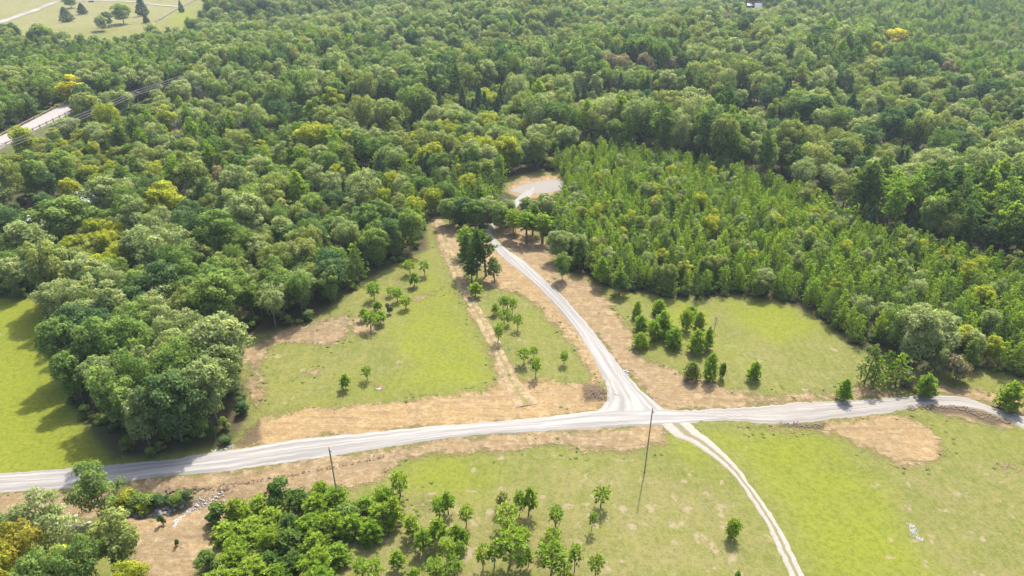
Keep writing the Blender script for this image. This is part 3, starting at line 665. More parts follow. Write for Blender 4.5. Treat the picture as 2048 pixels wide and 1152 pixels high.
# trees at lower left corner
cluster('broadleaf_tree', [(212, 1042, 936, 96, 'green'), (128, 1122, 990, 110, 'sage'), (258, 1158, 1028, 112, 'olive'), (72, 1180, 1058, 100, 'orange'), (8, 1150, 1020, 90, 'green'), (150, 1200, 1100, 80, 'lime'), (195, 1215, 1092, 90, 'green'), (290, 1220, 1120, 60, 'lime'), (20, 1230, 1100, 100, 'lime'), (110, 1245, 1118, 100, 'green')], 'broadleaf tree in the lower left corner grove, #', 'broadleaf trees in the lower left corner')
cluster('shrub', [(245, 1008, 985, 44, 'lime'), (275, 1012, 990, 40, 'green'), (300, 1014, 988, 42, 'green'), (328, 1012, 988, 36, 'dark'), (352, 1006, 986, 34, 'green'), (376, 1002, 984, 28, 'dark'), (262, 1022, 1000, 40, 'green'), (290, 1022, 1004, 34, 'lime')], 'leafy shrub in the rocky swale below the road, # of eight', 'shrubs in the swale')
cluster('shrub', [(327, 1050, 1030, 15, 'dark'), (355, 1092, 1078, 9, 'dark')], 'tiny dark shrub on bare soil below the swale, # of two', 'shrubs')
# bushy thicket
TH = wpoly([(428, 1050), (500, 1030), (560, 998), (640, 985), (672, 1000), (700, 1020), (735, 1000), (776, 1010), (776, 1070), (740, 1105), (690, 1118), (650, 1160), (620, 1260), (360, 1260), (384, 1180), (400, 1135), (470, 1130), (460, 1092)])
x0, y0 = TH.min(0); x1, y1 = TH.max(0); pts = []
for _ in range(4000):
    p = (rng.uniform(x0, x1), rng.uniform(y0, y1))
    if inside(TH, np.array([p[0]]), np.array([p[1]]))[0] and all((p[0]-q[0])**2+(p[1]-q[1])**2 > 2.45**2 for q in pts): pts.append(p)
for j, p in enumerate(pts):
    hh = rng.uniform(2.4, 3.8); zz_ = float(hgt(*p)); a, b, _ = proj(p[0], p[1], zz_+hh*.6)
    k = 'bushy_pine' if rng.uniform() < .88 else 'shrub'
    put(k, p[0], p[1], hh, rng.uniform(1.4, 2.05), 'pine' if k == 'bushy_pine' and rng.uniform() < .85 else 'pinedark', zone='thicket', keep=False)
print('thicket', len(pts))
# single trees of the far meadow
cluster('cedar_tree', [(136, 44, 13, 26), (166, 28, 5, 18), (286, 32, -8, 26)], 'dark conical evergreen in the far meadow, # of three', 'evergreens in the far meadow', ('cedar',))
cluster('cedar_tree', [(364, 25, 0, 12), (294, 45, 27, 14)], 'narrow dark evergreen by the meadow fence, # of two', 'evergreens in the far meadow', ('cedar',))
cluster('broadleaf_tree', [(143, 16, -8, 26, 'green'), (206, 62, 30, 28, 'sage'), (218, 54, 22, 22, 'dark'), (248, 47, 5, 40, 'green')], 'rounded tree in the far meadow, # of four', 'trees in the far meadow', shape=6)
PICKED = []
# trees the eye picks out in the woods (px, row of the crown top, height m, radius m)
def pick(kind, px, top, h, w, col, label, group='singular trees in the woods'):
    x, y, z = at(px, top, h); put(kind, x, y, h, w, col, label, keep=True, group=group); PICKED.append(T[-1])
pick('broadleaf_tree', 125, 148, 15, 5.6, 'yellow', 'large yellow-crowned tree left of the power line near far road')
pick('broadleaf_tree', 320, 208, 13, 3.6, 'lime', 'yellow-crowned tree right of the crossarm power pole')
pick('broadleaf_tree', 163, 182, 14, 4.6, 'olive', 'olive-green tree standing over the vanishing end of the paved road')
pick('broadleaf_tree', 215, 202, 13, 4.2, 'lime', 'yellow-green tree under the distant power line')
pick('broadleaf_tree', 660, 172, 13, 4.0, 'lime', 'yellow-green round tree in the woods above the left wood')
pick('broadleaf_tree', 615, 248, 13, 4.2, 'lime', 'upright yellow-green tree left of picture centre in the woods')
pick('broadleaf_tree', 1795, 55, 15, 8.5, 'yellow', 'broad golden tree high on the right, largest yellow crown')
pick('broadleaf_tree', 1755, 82, 14, 4.5, 'lime', 'smaller golden tree left below the broad golden one')
pick('broadleaf_tree', 320, 362, 14, 5.4, 'lime', 'yellow-green tree beside the hidden white-roofed house')
pick('broadleaf_tree', 130, 355, 9, 2.7, 'lime', 'small bright yellow tree left of the hidden white roof')
pick('broadleaf_tree', 35, 250, 12, 3.6, 'lime', 'yellow-green tree at left picture edge below far road', )
pick('broadleaf_tree', 1235, 105, 13, 6.0, 'rust', 'reddish brown rounded crown in the middle distance, left of two')
pick('broadleaf_tree', 1290, 103, 13, 4.6, 'rust', 'reddish brown rounded crown in the middle distance, right of two')
pick('broadleaf_tree', 1345, 112, 11, 3.6, 'rust', 'smaller brownish crown right of the two reddish ones')
pick('broadleaf_tree', 1900, 118, 12, 4.0, 'rust', 'purplish brown tree in the right-hand far woods')
pick('broadleaf_tree', 1500, 58, 10, 3.0, 'orange', 'small orange crown in far woods below the distant house')
pick('broadleaf_tree', 432, 330, 9, 2.6, 'rust', 'thin brown dying tree in the left woods')
pick('broadleaf_tree', 1455, 22, 10, 4, 'rust', 'brownish crown left of the distant house')
pick('bare_tree', 480, 232, 10, 3.0, 'grey', 'bare grey tree in the woods right of power line', 'bare trees')
pick('bare_tree', 352, 232, 10, 3.4, 'grey', 'bare grey tree just right of the yellow crown by the power pole', 'bare trees')
pick('bare_tree', 395, 168, 10, 3.0, 'grey', 'bare grey tree beside the far power line', 'bare trees')
pick('broadleaf_tree', 190, 352, 12, 4.6, 'sage', 'pale grey-green round tree behind the hidden white roof')
pick('broadleaf_tree', 108, 392, 13, 6.0, 'green', 'large spreading green tree left of the hidden white roof')
pick('broadleaf_tree', 38, 440, 12, 5.2, 'sage', 'large pale grey-green tree at the left picture edge by house')
for q, (a, b, h, w) in enumerate([(1490, 150, 12, 2.6), (1573, 160, 13, 2.8), (1708, 185, 11, 3.6), (1722, 215, 8, 1.7), (1752, 140, 13, 3.2), (1765, 203, 10, 2.2), (1502, 195, 7, 1.5), (1808, 298, 9, 2.4), (1748, 412, 8, 1.9), (1703, 165, 10, 2.6)]):
    pick('cedar_tree', a, b, h, w, 'cedar', None, 'dark conical evergreens in the right woods')
for q, (a, b, h, w) in enumerate([(922, 172, 13, 2.2), (955, 165, 13, 2.3), (947, 195, 10, 2.0), (970, 180, 11, 2.0), (995, 192, 11, 2.2), (1000, 172, 13, 2.2), (843, 212, 11, 2.2), (878, 175, 12, 2.2), (1089, 118, 12, 1.9), (1141, 116, 12, 2.0), (1170, 168, 11, 2.0), (1240, 145, 12, 2.4), (1295, 150, 12, 2.6), (810, 235, 9, 2.0), (850, 302, 9, 2.0), (757, 308, 9, 2.0), (1105, 85, 10, 2)]):
    pick('cedar_tree', a, b, h, w, 'cedar', None, 'dark conical evergreens in the middle woods')

# ---- the woods
def Z(pts, dz): return wpoly(pts, dz)
ZONES = [  # name, polygon of canopy tops, spacing, [(kind, weight, hmin, hmax, colours)], phrase
 ('bushland', Z([(-250, 300), (0, 292), (100, 262), (150, 268), (230, 300), (300, 345), (240, 372), (130, 352), (0, 352), (-250, 380)], 4), 3.4, [('broadleaf_tree', .75, 4.0, 7.0, ('lime', 'lime', 'olive', 'green')), ('shrub', .25, 2.5, 4, ('lime', 'green'))], 'in the young growth below the far road'),
 ('limebelt', Z([(100, 470), (160, 425), (235, 420), (270, 455), (215, 520), (130, 540), (70, 520)], 8), 4.0, [('broadleaf_tree', .9, 6, 9.5, ('lime', 'lime', 'olive')), ('young_pine', .1, 5, 7, ('pine',))], 'in the yellow-green belt of the left wood'),
 ('plantation', Z([(1110, 300), (1180, 272), (1290, 285), (1400, 302), (1480, 325), (1560, 345), (1700, 405), (1850, 455), (2060, 505), (2250, 560), (2250, 760), (2048, 740), (1900, 660), (1760, 640), (1660, 600), (1500, 560), (1340, 560), (1240, 545), (1170, 500), (1110, 440), (1085, 400), (1120, 350)], 6), 2.55, [('young_pine', .80, 4.8, 7.6, ('pine',)*5+('pinedark',)), ('broadleaf_tree', .18, 4.5, 7.5, ('sage', 'olive', 'green', 'lime', 'sage')), ('cedar_tree', .02, 5, 7, ('cedar',))], 'in the young pine plantation'),
 ('midpines', Z([(700, 345), (850, 330), (1000, 318), (1040, 345), (1010, 370), (1000, 405), (900, 425), (850, 470), (800, 420), (720, 380)], 7), 3.6, [('young_pine', .62, 6, 9, ('pine', 'pinedark')), ('broadleaf_tree', .38, 6, 9, ('olive', 'green', 'lime', 'sage'))], 'in the young mixed wood left of the turning circle'),
 ('tallpines', Z([(1560, 335), (1700, 310), (1850, 330), (2060, 330), (2300, 370), (2300, 560), (2060, 490), (1850, 440), (1700, 390)], 14), 4.8, [('tall_pine', .70, 13, 17, ('pinedark', 'pinedark', 'pine')), ('broadleaf_tree', .24, 10, 14, ('sage', 'dark', 'olive', 'green')), ('cedar_tree', .06, 8, 11, ('cedar',))], 'in the tall pine stand at right'),
 ('farpines', Z([(1560, -60), (1640, 30), (1700, 70), (1760, 60), (1900, 120), (2060, 200), (2400, 260), (2500, -60)], 11), 4.6, [('tall_pine', .78, 9, 13, ('pine', 'pinedark')), ('broadleaf_tree', .20, 9, 13, ('sage', 'olive', 'green')), ('cedar_tree', .02, 8, 10, ('cedar',))], 'in the hazy pine stand at upper right'),
 ('nwpines', Z([(-250, 85), (0, 75), (150, 70), (330, 70), (390, 110), (250, 130), (100, 125), (-250, 150)], 12), 4.8, [('tall_pine', .66, 11, 14, ('pinedark', 'pinedark', 'pine')), ('broadleaf_tree', .34, 10, 13, ('sage', 'olive', 'green'))], 'in the dark pines before the far meadow'),
 ('leftmixed', Z([(440, 470), (520, 425), (700, 385), (800, 400), (870, 440), (880, 520), (780, 560), (700, 600), (640, 660), (500, 690), (480, 560)], 8), 4.0, [('broadleaf_tree', .66, 6.5, 10.5, ('green', 'green', 'dark', 'olive', 'sage')), ('young_pine', .30, 7, 9.5, ('pine', 'pinedark')), ('cedar_tree', .04, 6, 8, ('cedar',))], 'in the mixed wood above the left field'),
 ('oakwood', Z([(60, 570), (250, 520), (440, 470), (480, 560), (500, 690), (520, 840), (420, 950), (180, 960), (90, 800)], 11), 5.5, [('broadleaf_tree', .97, 9.5, 14.5, ('green', 'olive', 'green', 'sage', 'sage', 'dark')), ('cedar_tree', .03, 8, 10, ('cedar',))], 'in the lower left oak wood'),
 ('westwood', Z([(-300, 380), (0, 355), (250, 350), (480, 340), (560, 400), (440, 470), (250, 520), (60, 580), (-300, 600)], 11), 6.0, [('broadleaf_tree', .92, 8.5, 15, ('sage', 'green', 'olive', 'sage', 'dark')), ('tall_pine', .05, 11, 14, ('pinedark',)), ('cedar_tree', .03, 8, 10, ('cedar',))], 'in the wood left of the fields'),
 ('ridgeleft', Z([(150, 250), (350, 225), (560, 235), (740, 290), (700, 345), (480, 340), (250, 350), (200, 300)], 9), 4.6, [('broadleaf_tree', .62, 6.5, 11.5, ('olive', 'lime', 'olive', 'green', 'sage', 'green', 'sage')), ('tall_pine', .30, 10, 13, ('pinedark', 'pine')), ('bare_tree', .03, 8, 10, ('grey',)), ('young_pine', .05, 6, 8, ('pine',))], 'in the loose mixed wood below the power line'),
 ('band', Z([(560, 240), (800, 235), (1000, 215), (1130, 250), (1290, 280), (1100, 300), (900, 310), (740, 300)], 10), 4.8, [('broadleaf_tree', .88, 8, 12, ('sage', 'olive', 'sage', 'green', 'lime')), ('young_pine', .12, 7, 9, ('pine',))], 'in the pale-crowned band behind the turning circle'),
]
ZONES = [
 ('lowstrip', Z([(560, 222), (700, 205), (860, 192), (1000, 168), (1130, 150), (1150, 170), (1010, 196), (880, 222), (720, 242), (570, 248)], 6), 4.4, [('broadleaf_tree', .78, 5, 8, ('sage', 'olive', 'olive', 'lime', 'green')), ('young_pine', .16, 5, 8, ('pinedark',)), ('cedar_tree', .06, 6, 9, ('cedar',))], 'in the low strip before the tall stand'),
 ('lowglade', Z([(1150, 178), (1350, 188), (1560, 232), (1760, 272), (1900, 302), (1900, 322), (1700, 300), (1480, 262), (1300, 228), (1150, 204)], 6), 4.2, [('broadleaf_tree', .72, 5, 8, ('sage', 'olive', 'lime', 'green')), ('young_pine', .22, 5, 8, ('pinedark', 'pine')), ('cedar_tree', .06, 6, 9, ('cedar',))], 'in the low belt of the right woods'),
 ('tallband', Z([(540, 150), (720, 112), (860, 92), (1000, 80), (1150, 62), (1340, 52), (1350, 100), (1150, 132), (1000, 152), (860, 176), (700, 192), (560, 205)], 15), 6.2, [('broadleaf_tree', .78, 13, 18, ('green', 'dark', 'sage', 'olive', 'green')), ('tall_pine', .22, 14, 18, ('pinedark',))], 'in the tall dark stand of the middle woods'),
 ('tallright', Z([(1340, 110), (1500, 130), (1720, 190), (1900, 230), (1900, 270), (1700, 240), (1480, 195), (1330, 160)], 15), 6.2, [('broadleaf_tree', .80, 12, 17, ('green', 'dark', 'sage', 'sage', 'olive')), ('tall_pine', .15, 13, 17, ('pinedark',)), ('cedar_tree', .05, 9, 13, ('cedar',))], 'in the tall stand of the right woods'),
] + ZONES
ZDEF = ('deepwood', None, 6.6, [('broadleaf_tree', .82, 8.5, 16, ('sage', 'sage', 'green', 'dark', 'sage', 'green', 'olive', 'olive')), ('tall_pine', .14, 11, 16, ('pinedark', 'pinedark', 'pine')), ('cedar_tree', .03, 9, 12, ('cedar',)), ('bare_tree', .012, 8, 11, ('grey',))], 'in the deep woods')
def lowf(x, y, s, ph): return np.sin(x*s+ph)*np.sin(y*s*1.17+ph*2.1)+.6*np.sin(x*s*2.3-y*s*1.9+ph)
# things that must stay in sight between the trees: pixel boxes with the ground distance behind
SEE = [(1016, 350, 1118, 388, at(1060, 370)[1]), (0, 208, 128, 300, None), (152, 393, 218, 418, at(188, 408)[1]), (62, 436, 92, 474, at(70, 455)[1]), (1496, 9, 1530, 16, at(1514, 17)[1]),
       (262, 178, 282, 208, at(272, 205)[1]), (868, 436, 885, 470, at(875, 440)[1]), (1034, 402, 1048, 426, at(1040, 415)[1])]
LINE = [(105, 250), (178, 221), (225, 203), (280, 180), (376, 145)]
line_w = [at(a, b, 9.5) for a, b in LINE]
XMIN, XMAX, YMIN, YMAX = -620, 640, 60, 720
def frame_ok(x, y):
    zc = y*CP+CAM_H*SP
    return (np.abs(x) < (1024+90)/F*zc+14) & (y > 50)
def scatter(name, poly, sp, mix, phrase):
    nx, ny = int((XMAX-XMIN)/sp), int((YMAX-YMIN)/(sp*.87))
    I, J = np.meshgrid(np.arange(nx), np.arange(ny))
    x = XMIN+(I+.5*(J % 2))*sp+rng.uniform(-.36, .36, I.shape)*sp; y = YMIN+J*sp*.87+rng.uniform(-.36, .36, I.shape)*sp
    x, y = x.ravel(), y.ravel(); k = frame_ok(x, y); x, y = x[k], y[k]
    zone = np.full(x.shape, -1)
    for zi, zn in enumerate(ZONES):
        zone = np.where((zone < 0) & inside(zn[1], x, y), zi, zone)
    want = -1 if poly is None else [z[0] for z in ZONES].index(name)
    k = zone == want; x, y = x[k], y[k]
    ws = np.array([m_[1] for m_ in mix]); ws = ws/ws.sum()
    stand = lowf(x, y, .021, 1.0); tone = lowf(x, y, .035, 2.7)
    osd = np.maximum.reduce([sdist(W_CLEAR, x, y), sdist(W_LEFTF, x, y), sdist(W_CULDE, x, y), sdist(W_FARF, x, y)])
    rd = seg_dist(pr_mid, x, y); wd = seg_dist(line_w, x, y); hd = np.min([np.hypot(x-a, y-b) for a, b in HOUSES], 0)
    for a, b, st, to, os_, r_, w_, h_ in zip(x, y, stand, tone, osd, rd, wd, hd):
        if r_ < 8.0 or w_ < 2.0 or h_ < 7.0: continue
        p = ws.copy()
        if name == 'deepwood': p = p*np.array([1, 3.2 if st > .55 else .55, 1, 1]); p /= p.sum()
        kind, _, h0, h1, cols = mix[int(rng.choice(len(mix), p=p))]
        h = rng.uniform(h0, h1)*(1+.24*st*(name in ('deepwood', 'farpines')))
        i = int(rng.integers(len(SHAPES[kind]['raw']))); rad, top = SHAPES[kind]['raw'][i][4:6]
        if kind == 'broadleaf_tree' and os_ > -6.5 and rng.uniform() < .75: i = 6; rad, top = SHAPES[kind]['raw'][i][4:6]
        asp = rng.uniform(.85, 1.15)*(1.10 if kind == 'broadleaf_tree' and h < 9 else 1.0)
        w = h/top*rad*asp
        if kind == 'broadleaf_tree': w = min(w, sp*rng.uniform(.60, .88))
        if os_ > -max(.5, .50*w): continue
        c = cols[int(np.clip(int(rng.integers(len(cols)))+(1 if to > .9 else 0), 0, len(cols)-1))]
        T.append(dict(kind=kind, i=i, x=float(a), y=float(b), z=float(hgt(a, b)), h=float(h), s=h/top, sx=w/rad, w=float(w), col=c, label=None, zone=name, keep=False, group=None, rz=float(rng.uniform(0, 6.28)), edge=float(-os_)))
for zn in ZONES: scatter(*zn)
scatter(*ZDEF)
PHR = {z[0]: z[4] for z in ZONES+[ZDEF]}; PHR['thicket'] = 'in the bushy thicket below the road'
SHORT = dict(lowstrip='low middle strip', lowglade='low right belt', tallband='tall middle stand', tallright='tall right stand', bushland='young growth', limebelt='yellow-green belt', plantation='pine plantation', midpines='young mixed wood', tallpines='tall pine stand', farpines='hazy far pines', nwpines='meadow-side pines', leftmixed='mixed left wood', oakwood='lower left wood', westwood='left wood', ridgeleft='loose left wood', band='pale-crowned band', deepwood='deep woods', thicket='roadside thicket')

def hides(t):
    a0, b0, zc = proj(t['x'], t['y'], t['z']); a1, b1, _ = proj(t['x'], t['y'], t['z']+t['h']); hw = t['w']*F/zc*.8
    for x0_, y0_, x1_, y1_, d in SEE:
        if d is None:     # far paved road: the strip between its edges
            if t['kind'] == 'shrub' or a1 > 150: continue
            yb = 298-(a1/122)*62
            if b0 > yb-20 and b1 < yb-4 and b0 < 420 and a1 < 128 and t['y'] < np.interp(t['x'], [pr_mid[1][0], pr_mid[3][0]], [pr_mid[1][1], pr_mid[3][1]]): return True
            continue
        if t['y'] < d-1 and a1+hw > x0_ and a1-hw < x1_ and b0 > y0_ and b1 < y1_-1: return True
    if 215 < a1 < 385:
        yl = np.interp(a1, [p[0] for p in LINE], [p[1] for p in LINE])
        if b1 < yl+2 and b0 > yl and t['y'] < np.interp(t['x'], [p[0] for p in line_w], [p[1] for p in line_w])-2: return True
    return False
for t in PICKED:
    a1, b1, zc = proj(t['x'], t['y'], t['z']+t['h']); b0 = proj(t['x'], t['y'], t['z'])[1]; hw = t['w']*F/zc*.55
    SEE.append((a1-hw, b1, a1+hw, b1+(b0-b1)*.45, t['y']))
side_mid = [((a[0]+b[0])/2, (a[1]+b[1])/2) for a, b in zip(wpoly(SIDE_L), wpoly(SIDE_R))]
def fit(t):
    if t['keep']: return True
    if float(seg_dist(side_mid, t['x'], t['y'])) < 2.8: return False
    for _ in range(9):
        if not hides(t): return True
        if t['h'] < 3.0: return False
        for q in ('h', 's'): t[q] *= .84
        for q in ('w', 'sx'): t[q] *= .88
    return False
T = [t for t in T if fit(t)]
# drop woods trees standing inside a placed one
kept = [t for t in T if t['keep']]
kx = np.array([t['x'] for t in kept]); ky = np.array([t['y'] for t in kept]); kw = np.array([t['w'] for t in kept])
T = [t for t in T if t['keep'] or t['zone'] == 'thicket' or np.all(np.hypot(kx-t['x'], ky-t['y']) > .55*(kw+t['w']))]

# ---- how much of each tree shows (coarse depth splat), to choose which are built one by one
GW, GH = 512, 288
owner = np.full((GH, GW), -1, int)
for t in T:
    t['px'] = proj(t['x'], t['y'], t['z']+t['h']*SHAPES[t['kind']]['cz'])
for n in sorted(range(len(T)), key=lambda q: T[q]['px'][2]):
    t = T[n]; a, b, zc = t['px']; a, b = a/4, b/4
    rx = max(.6, t['w']*F/zc/4*.92); b1 = proj(t['x'], t['y'], t['z']+t['h'])[1]/4; ry = max(.6, (b-b1))
    i0, i1, j0, j1 = int(max(0, a-rx)), int(min(GW-1, a+rx))+1, int(max(0, b-ry)), int(min(GH-1, b+ry))+1
    t['vis'] = 0
    if i0 >= i1 or j0 >= j1: continue
    yy, xx = np.mgrid[j0:j1, i0:i1]
    m_ = (((xx+.5-a)/rx)**2+((yy+.5-b)/ry)**2 < 1) & (owner[j0:j1, i0:i1] < 0)
    t['vis'] = int(m_.sum()); owner[j0:j1, i0:i1][m_] = n
CAP = {'broadleaf_tree': 300, 'young_pine': 300, 'tall_pine': 300, 'cedar_tree': 120, 'field_pine': 120, 'bushy_pine': 200, 'shrub': 80, 'bare_tree': 30}
single = set()
for k, cap in CAP.items():
    c = [n for n, t in enumerate(T) if t['kind'] == k and ((t['keep'] and t['label'] and t['vis'] > 0) or t['vis'] >= 9)]
    c.sort(key=lambda n: (not (T[n]['keep'] and T[n]['label']), -T[n]['vis'])); single |= set(c[:cap])
CNAME = {'olive': 'olive green', 'green': 'mid green', 'sage': 'pale grey-green', 'dark': 'dark green', 'lime': 'yellow-green', 'yellow': 'yellow', 'orange': 'orange', 'rust': 'brownish', 'grey': 'grey', 'pine': 'bright green', 'pinedark': 'dark green', 'cedar': 'blackish green'}
KNAME = {'broadleaf_tree': 'broadleaf crown', 'young_pine': 'young pine', 'tall_pine': 'pine crown', 'cedar_tree': 'conical evergreen', 'bushy_pine': 'bushy pine', 'shrub': 'shrub', 'bare_tree': 'bare tree', 'field_pine': 'small pine'}
GNAME = {'broadleaf_tree': 'broadleaf trees', 'young_pine': 'young pines', 'tall_pine': 'tall pines', 'cedar_tree': 'conical evergreens', 'bushy_pine': 'bushy pines', 'shrub': 'shrubs', 'bare_tree': 'bare trees', 'field_pine': 'small pines'}
ONES = 'zero one two three four five six seven eight nine ten eleven twelve thirteen fourteen fifteen sixteen seventeen eighteen nineteen'.split()
TENS = 'x x twenty thirty forty fifty sixty seventy eighty ninety'.split()
def words(n):
    n = max(0, min(100, int(round(n))))
    return 'one hundred' if n == 100 else ONES[n] if n < 20 else TENS[n//10]+('-'+ONES[n % 10] if n % 10 else '')
def half(v):
    v = max(0, min(100, round(v*2)/2))
    return words(int(v))+(' and a half' if v != int(v) else '')
for n in sorted(single):
    t = T[n]
    zn = t['zone'] or 'deepwood'
    lab = t['label'] or f"{CNAME[t['col']]} {KNAME[t['kind']]}, {SHORT[zn]}, {half(t['px'][0]/20.48)} percent across, {words(t['px'][1]/11.52)} down"
    el_ = float(rng.uniform(.88, 1.14))
    root = empty(t['kind'], (t['x'], t['y'], t['z']), t['rz'], (t['sx']*el_, t['sx']/el_, t['s']))
    root.rotation_euler = (float(rng.normal(0, .035)), float(rng.normal(0, .035)), t['rz'])
    tag(root, lab, 'shrub' if t['kind'] == 'shrub' else 'tree', t['group'] or GNAME[t['kind']]+' '+PHR[zn])
    add('trunk', SHAPES[t['kind']]['raw'][t['i']][3], root)
    add('crown', crown_mesh(t['kind'], t['i'], t['col']), root)
print('trees', len(T), 'single', len(single), {k: sum(1 for n in single if T[n]['kind'] == k) for k in CAP})

# ---- the rest of the woods: one mass per kind
def mass(name, label, members, cat='woods'):
    keys = sorted({(t['kind'], t['i'], t['col']) for t in members}); kid = {k: j for j, k in enumerate(keys)}
    n = len(members)
    me = bpy.data.meshes.new(name); me.vertices.add(n)
    me.vertices.foreach_set('co', np.array([(t['x'], t['y'], t['z']) for t in members], np.float32).ravel())
    a = me.attributes.new('scale3', 'FLOAT_VECTOR', 'POINT'); a.data.foreach_set('vector', np.array([(t['sx'], t['sx'], t['s']) for t in members], np.float32).ravel())
    a = me.attributes.new('rot3', 'FLOAT_VECTOR', 'POINT'); a.data.foreach_set('vector', np.array([(0, 0, t['rz']) for t in members], np.float32).ravel())
    a = me.attributes.new('which', 'INT', 'POINT'); a.data.foreach_set('value', np.array([kid[(t['kind'], t['i'], t['col'])] for t in members], np.int32))
    me.update(); o = add(name, me)
    ng = bpy.data.node_groups.new(name, 'GeometryNodeTree')
    ng.interface.new_socket('Geometry', in_out='INPUT', socket_type='NodeSocketGeometry'); ng.interface.new_socket('Geometry', in_out='OUTPUT', socket_type='NodeSocketGeometry')
    N = ng.nodes.new; gi, go = N('NodeGroupInput'), N('NodeGroupOutput'); out = N('GeometryNodeJoinGeometry')
    for k in keys:
        oi = N('GeometryNodeObjectInfo'); oi.inputs['Object'].default_value = whole_tree(*k); oi.inputs['As Instance'].default_value = True
        ip = N('GeometryNodeInstanceOnPoints'); ng.links.new(gi.outputs[0], ip.inputs['Points']); ng.links.new(oi.outputs['Geometry'], ip.inputs['Instance'])
        w = N('GeometryNodeInputNamedAttribute'); w.data_type = 'INT'; w.inputs['Name'].default_value = 'which'
        cm = N('FunctionNodeCompare'); cm.data_type = 'INT'; cm.operation = 'EQUAL'
        ng.links.new([s for s in w.outputs if s.enabled and s.name == 'Attribute'][0], [s for s in cm.inputs if s.enabled][0]); [s for s in cm.inputs if s.enabled][1].default_value = kid[k]
        ng.links.new(cm.outputs[0], ip.inputs['Selection'])
        for an, sk in (('scale3', 'Scale'), ('rot3', 'Rotation')):
            q = N('GeometryNodeInputNamedAttribute'); q.data_type = 'FLOAT_VECTOR'; q.inputs['Name'].default_value = an
            ng.links.new([s for s in q.outputs if s.enabled and s.name == 'Attribute'][0], ip.inputs[sk])
        ng.links.new(ip.outputs[0], out.inputs[0])
    ng.links.new(out.outputs[0], go.inputs[0])
    md = o.modifiers.new('trees', 'NODES'); md.node_group = ng
    tag(o, label, cat, kind='stuff')
rest = [t for n, t in enumerate(T) if n not in single]
mass('broadleaf_woods', 'far mass of green broadleaf crowns covering the hills behind the fields', [t for t in rest if t['kind'] in ('broadleaf_tree', 'bare_tree')])
mass('pine_woods', 'mass of tall pines and dark evergreens among the woods behind', [t for t in rest if t['kind'] in ('tall_pine', 'cedar_tree')])
mass('pine_plantation', 'dense bright green young pine plantation right of the clearing', [t for t in rest if t['kind'] == 'young_pine'])
low = [t for t in rest if t['kind'] in ('shrub', 'bushy_pine', 'field_pine')]
# undergrowth: low scrub along the foot of the woods
ux = rng.uniform(XMIN, XMAX, 60000); uy = rng.uniform(60, 320, 60000); k = frame_ok(ux, uy); ux, uy = ux[k], uy[k]
usd = np.maximum.reduce([sdist(W_CLEAR, ux, uy), sdist(W_LEFTF, ux, uy)])
k = (usd < -.6) & (usd > -5.5); ux, uy = ux[k], uy[k]
sel = rng.permutation(len(ux))[:1200]
for a, b in zip(ux[sel], uy[sel]):
    i = int(rng.integers(3)); rad, top = SHAPES['shrub']['raw'][i][4:6]; h = rng.uniform(.7, 2.6); w = rng.uniform(.5, 1.2)
    low.append(dict(kind='shrub', i=i, x=a, y=b, z=float(hgt(a, b)), s=h/top, sx=w/rad, rz=rng.uniform(0, 6), col=('green', 'dark', 'olive')[int(rng.integers(3))]))
ux = rng.uniform(XMIN, XMAX, 9000); uy = rng.uniform(60, 560, 9000); k = frame_ok(ux, uy); ux, uy = ux[k], uy[k]
usd = np.maximum.reduce([sdist(W_CLEAR, ux, uy), sdist(W_LEFTF, ux, uy), sdist(W_CULDE, ux, uy), sdist(W_FARF, ux, uy)]); k = (usd < -2.5) & (seg_dist(pr_mid, ux, uy) > 8) & (seg_dist(side_mid, ux, uy) > 3.0)
for a, b in zip(ux[k], uy[k]):
    i = int(rng.integers(3)); rad, top = SHAPES['shrub']['raw'][i][4:6]; h = rng.uniform(1.5, 4.0); w = rng.uniform(1.0, 2.3)
    low.append(dict(kind='shrub', i=i, x=a, y=b, z=float(hgt(a, b)), s=h/top, sx=w/rad, rz=rng.uniform(0, 6), col=('green', 'dark', 'olive')[int(rng.integers(3))]))
for pth, n_, wd_, zoff in ((line_w, 260, 5.0, 0), ([tuple(q) for q in pr_b], 160, 6.0, 0), ([tuple(q) for q in pr_a], 90, 4.5, 0)):
    pa, _s2 = resample([q[:2] for q in pth], 300)
    for _ in range(n_):
        q = int(rng.integers(300)); dv = pa[min(q+1, 299)]-pa[max(q-1, 0)]; dv = dv/np.linalg.norm(dv); nv_ = np.array([dv[1], -dv[0]])
        p = pa[q]+nv_*rng.uniform(-1, 1)*wd_ if pth is line_w else pa[q]+nv_*(2.6+rng.uniform(0, 1)*wd_)*(1 if pth[0] == tuple(pr_b[0]) else -1)
        if pth is not line_w and float(seg_dist(pr_mid, p[0], p[1])) < 7.0: continue
        i = int(rng.integers(3)); rad, top = SHAPES['shrub']['raw'][i][4:6]; h = rng.uniform(1.6, 3.4); w = rng.uniform(1.2, 2.4)
        low.append(dict(kind='shrub', i=i, x=p[0], y=p[1], z=float(hgt(*p)), s=h/top, sx=w/rad, rz=rng.uniform(0, 6), col=('green', 'lime', 'olive', 'dark')[int(rng.integers(4))]))
mass('undergrowth', 'low green scrub and brush along the foot of the woods', low)

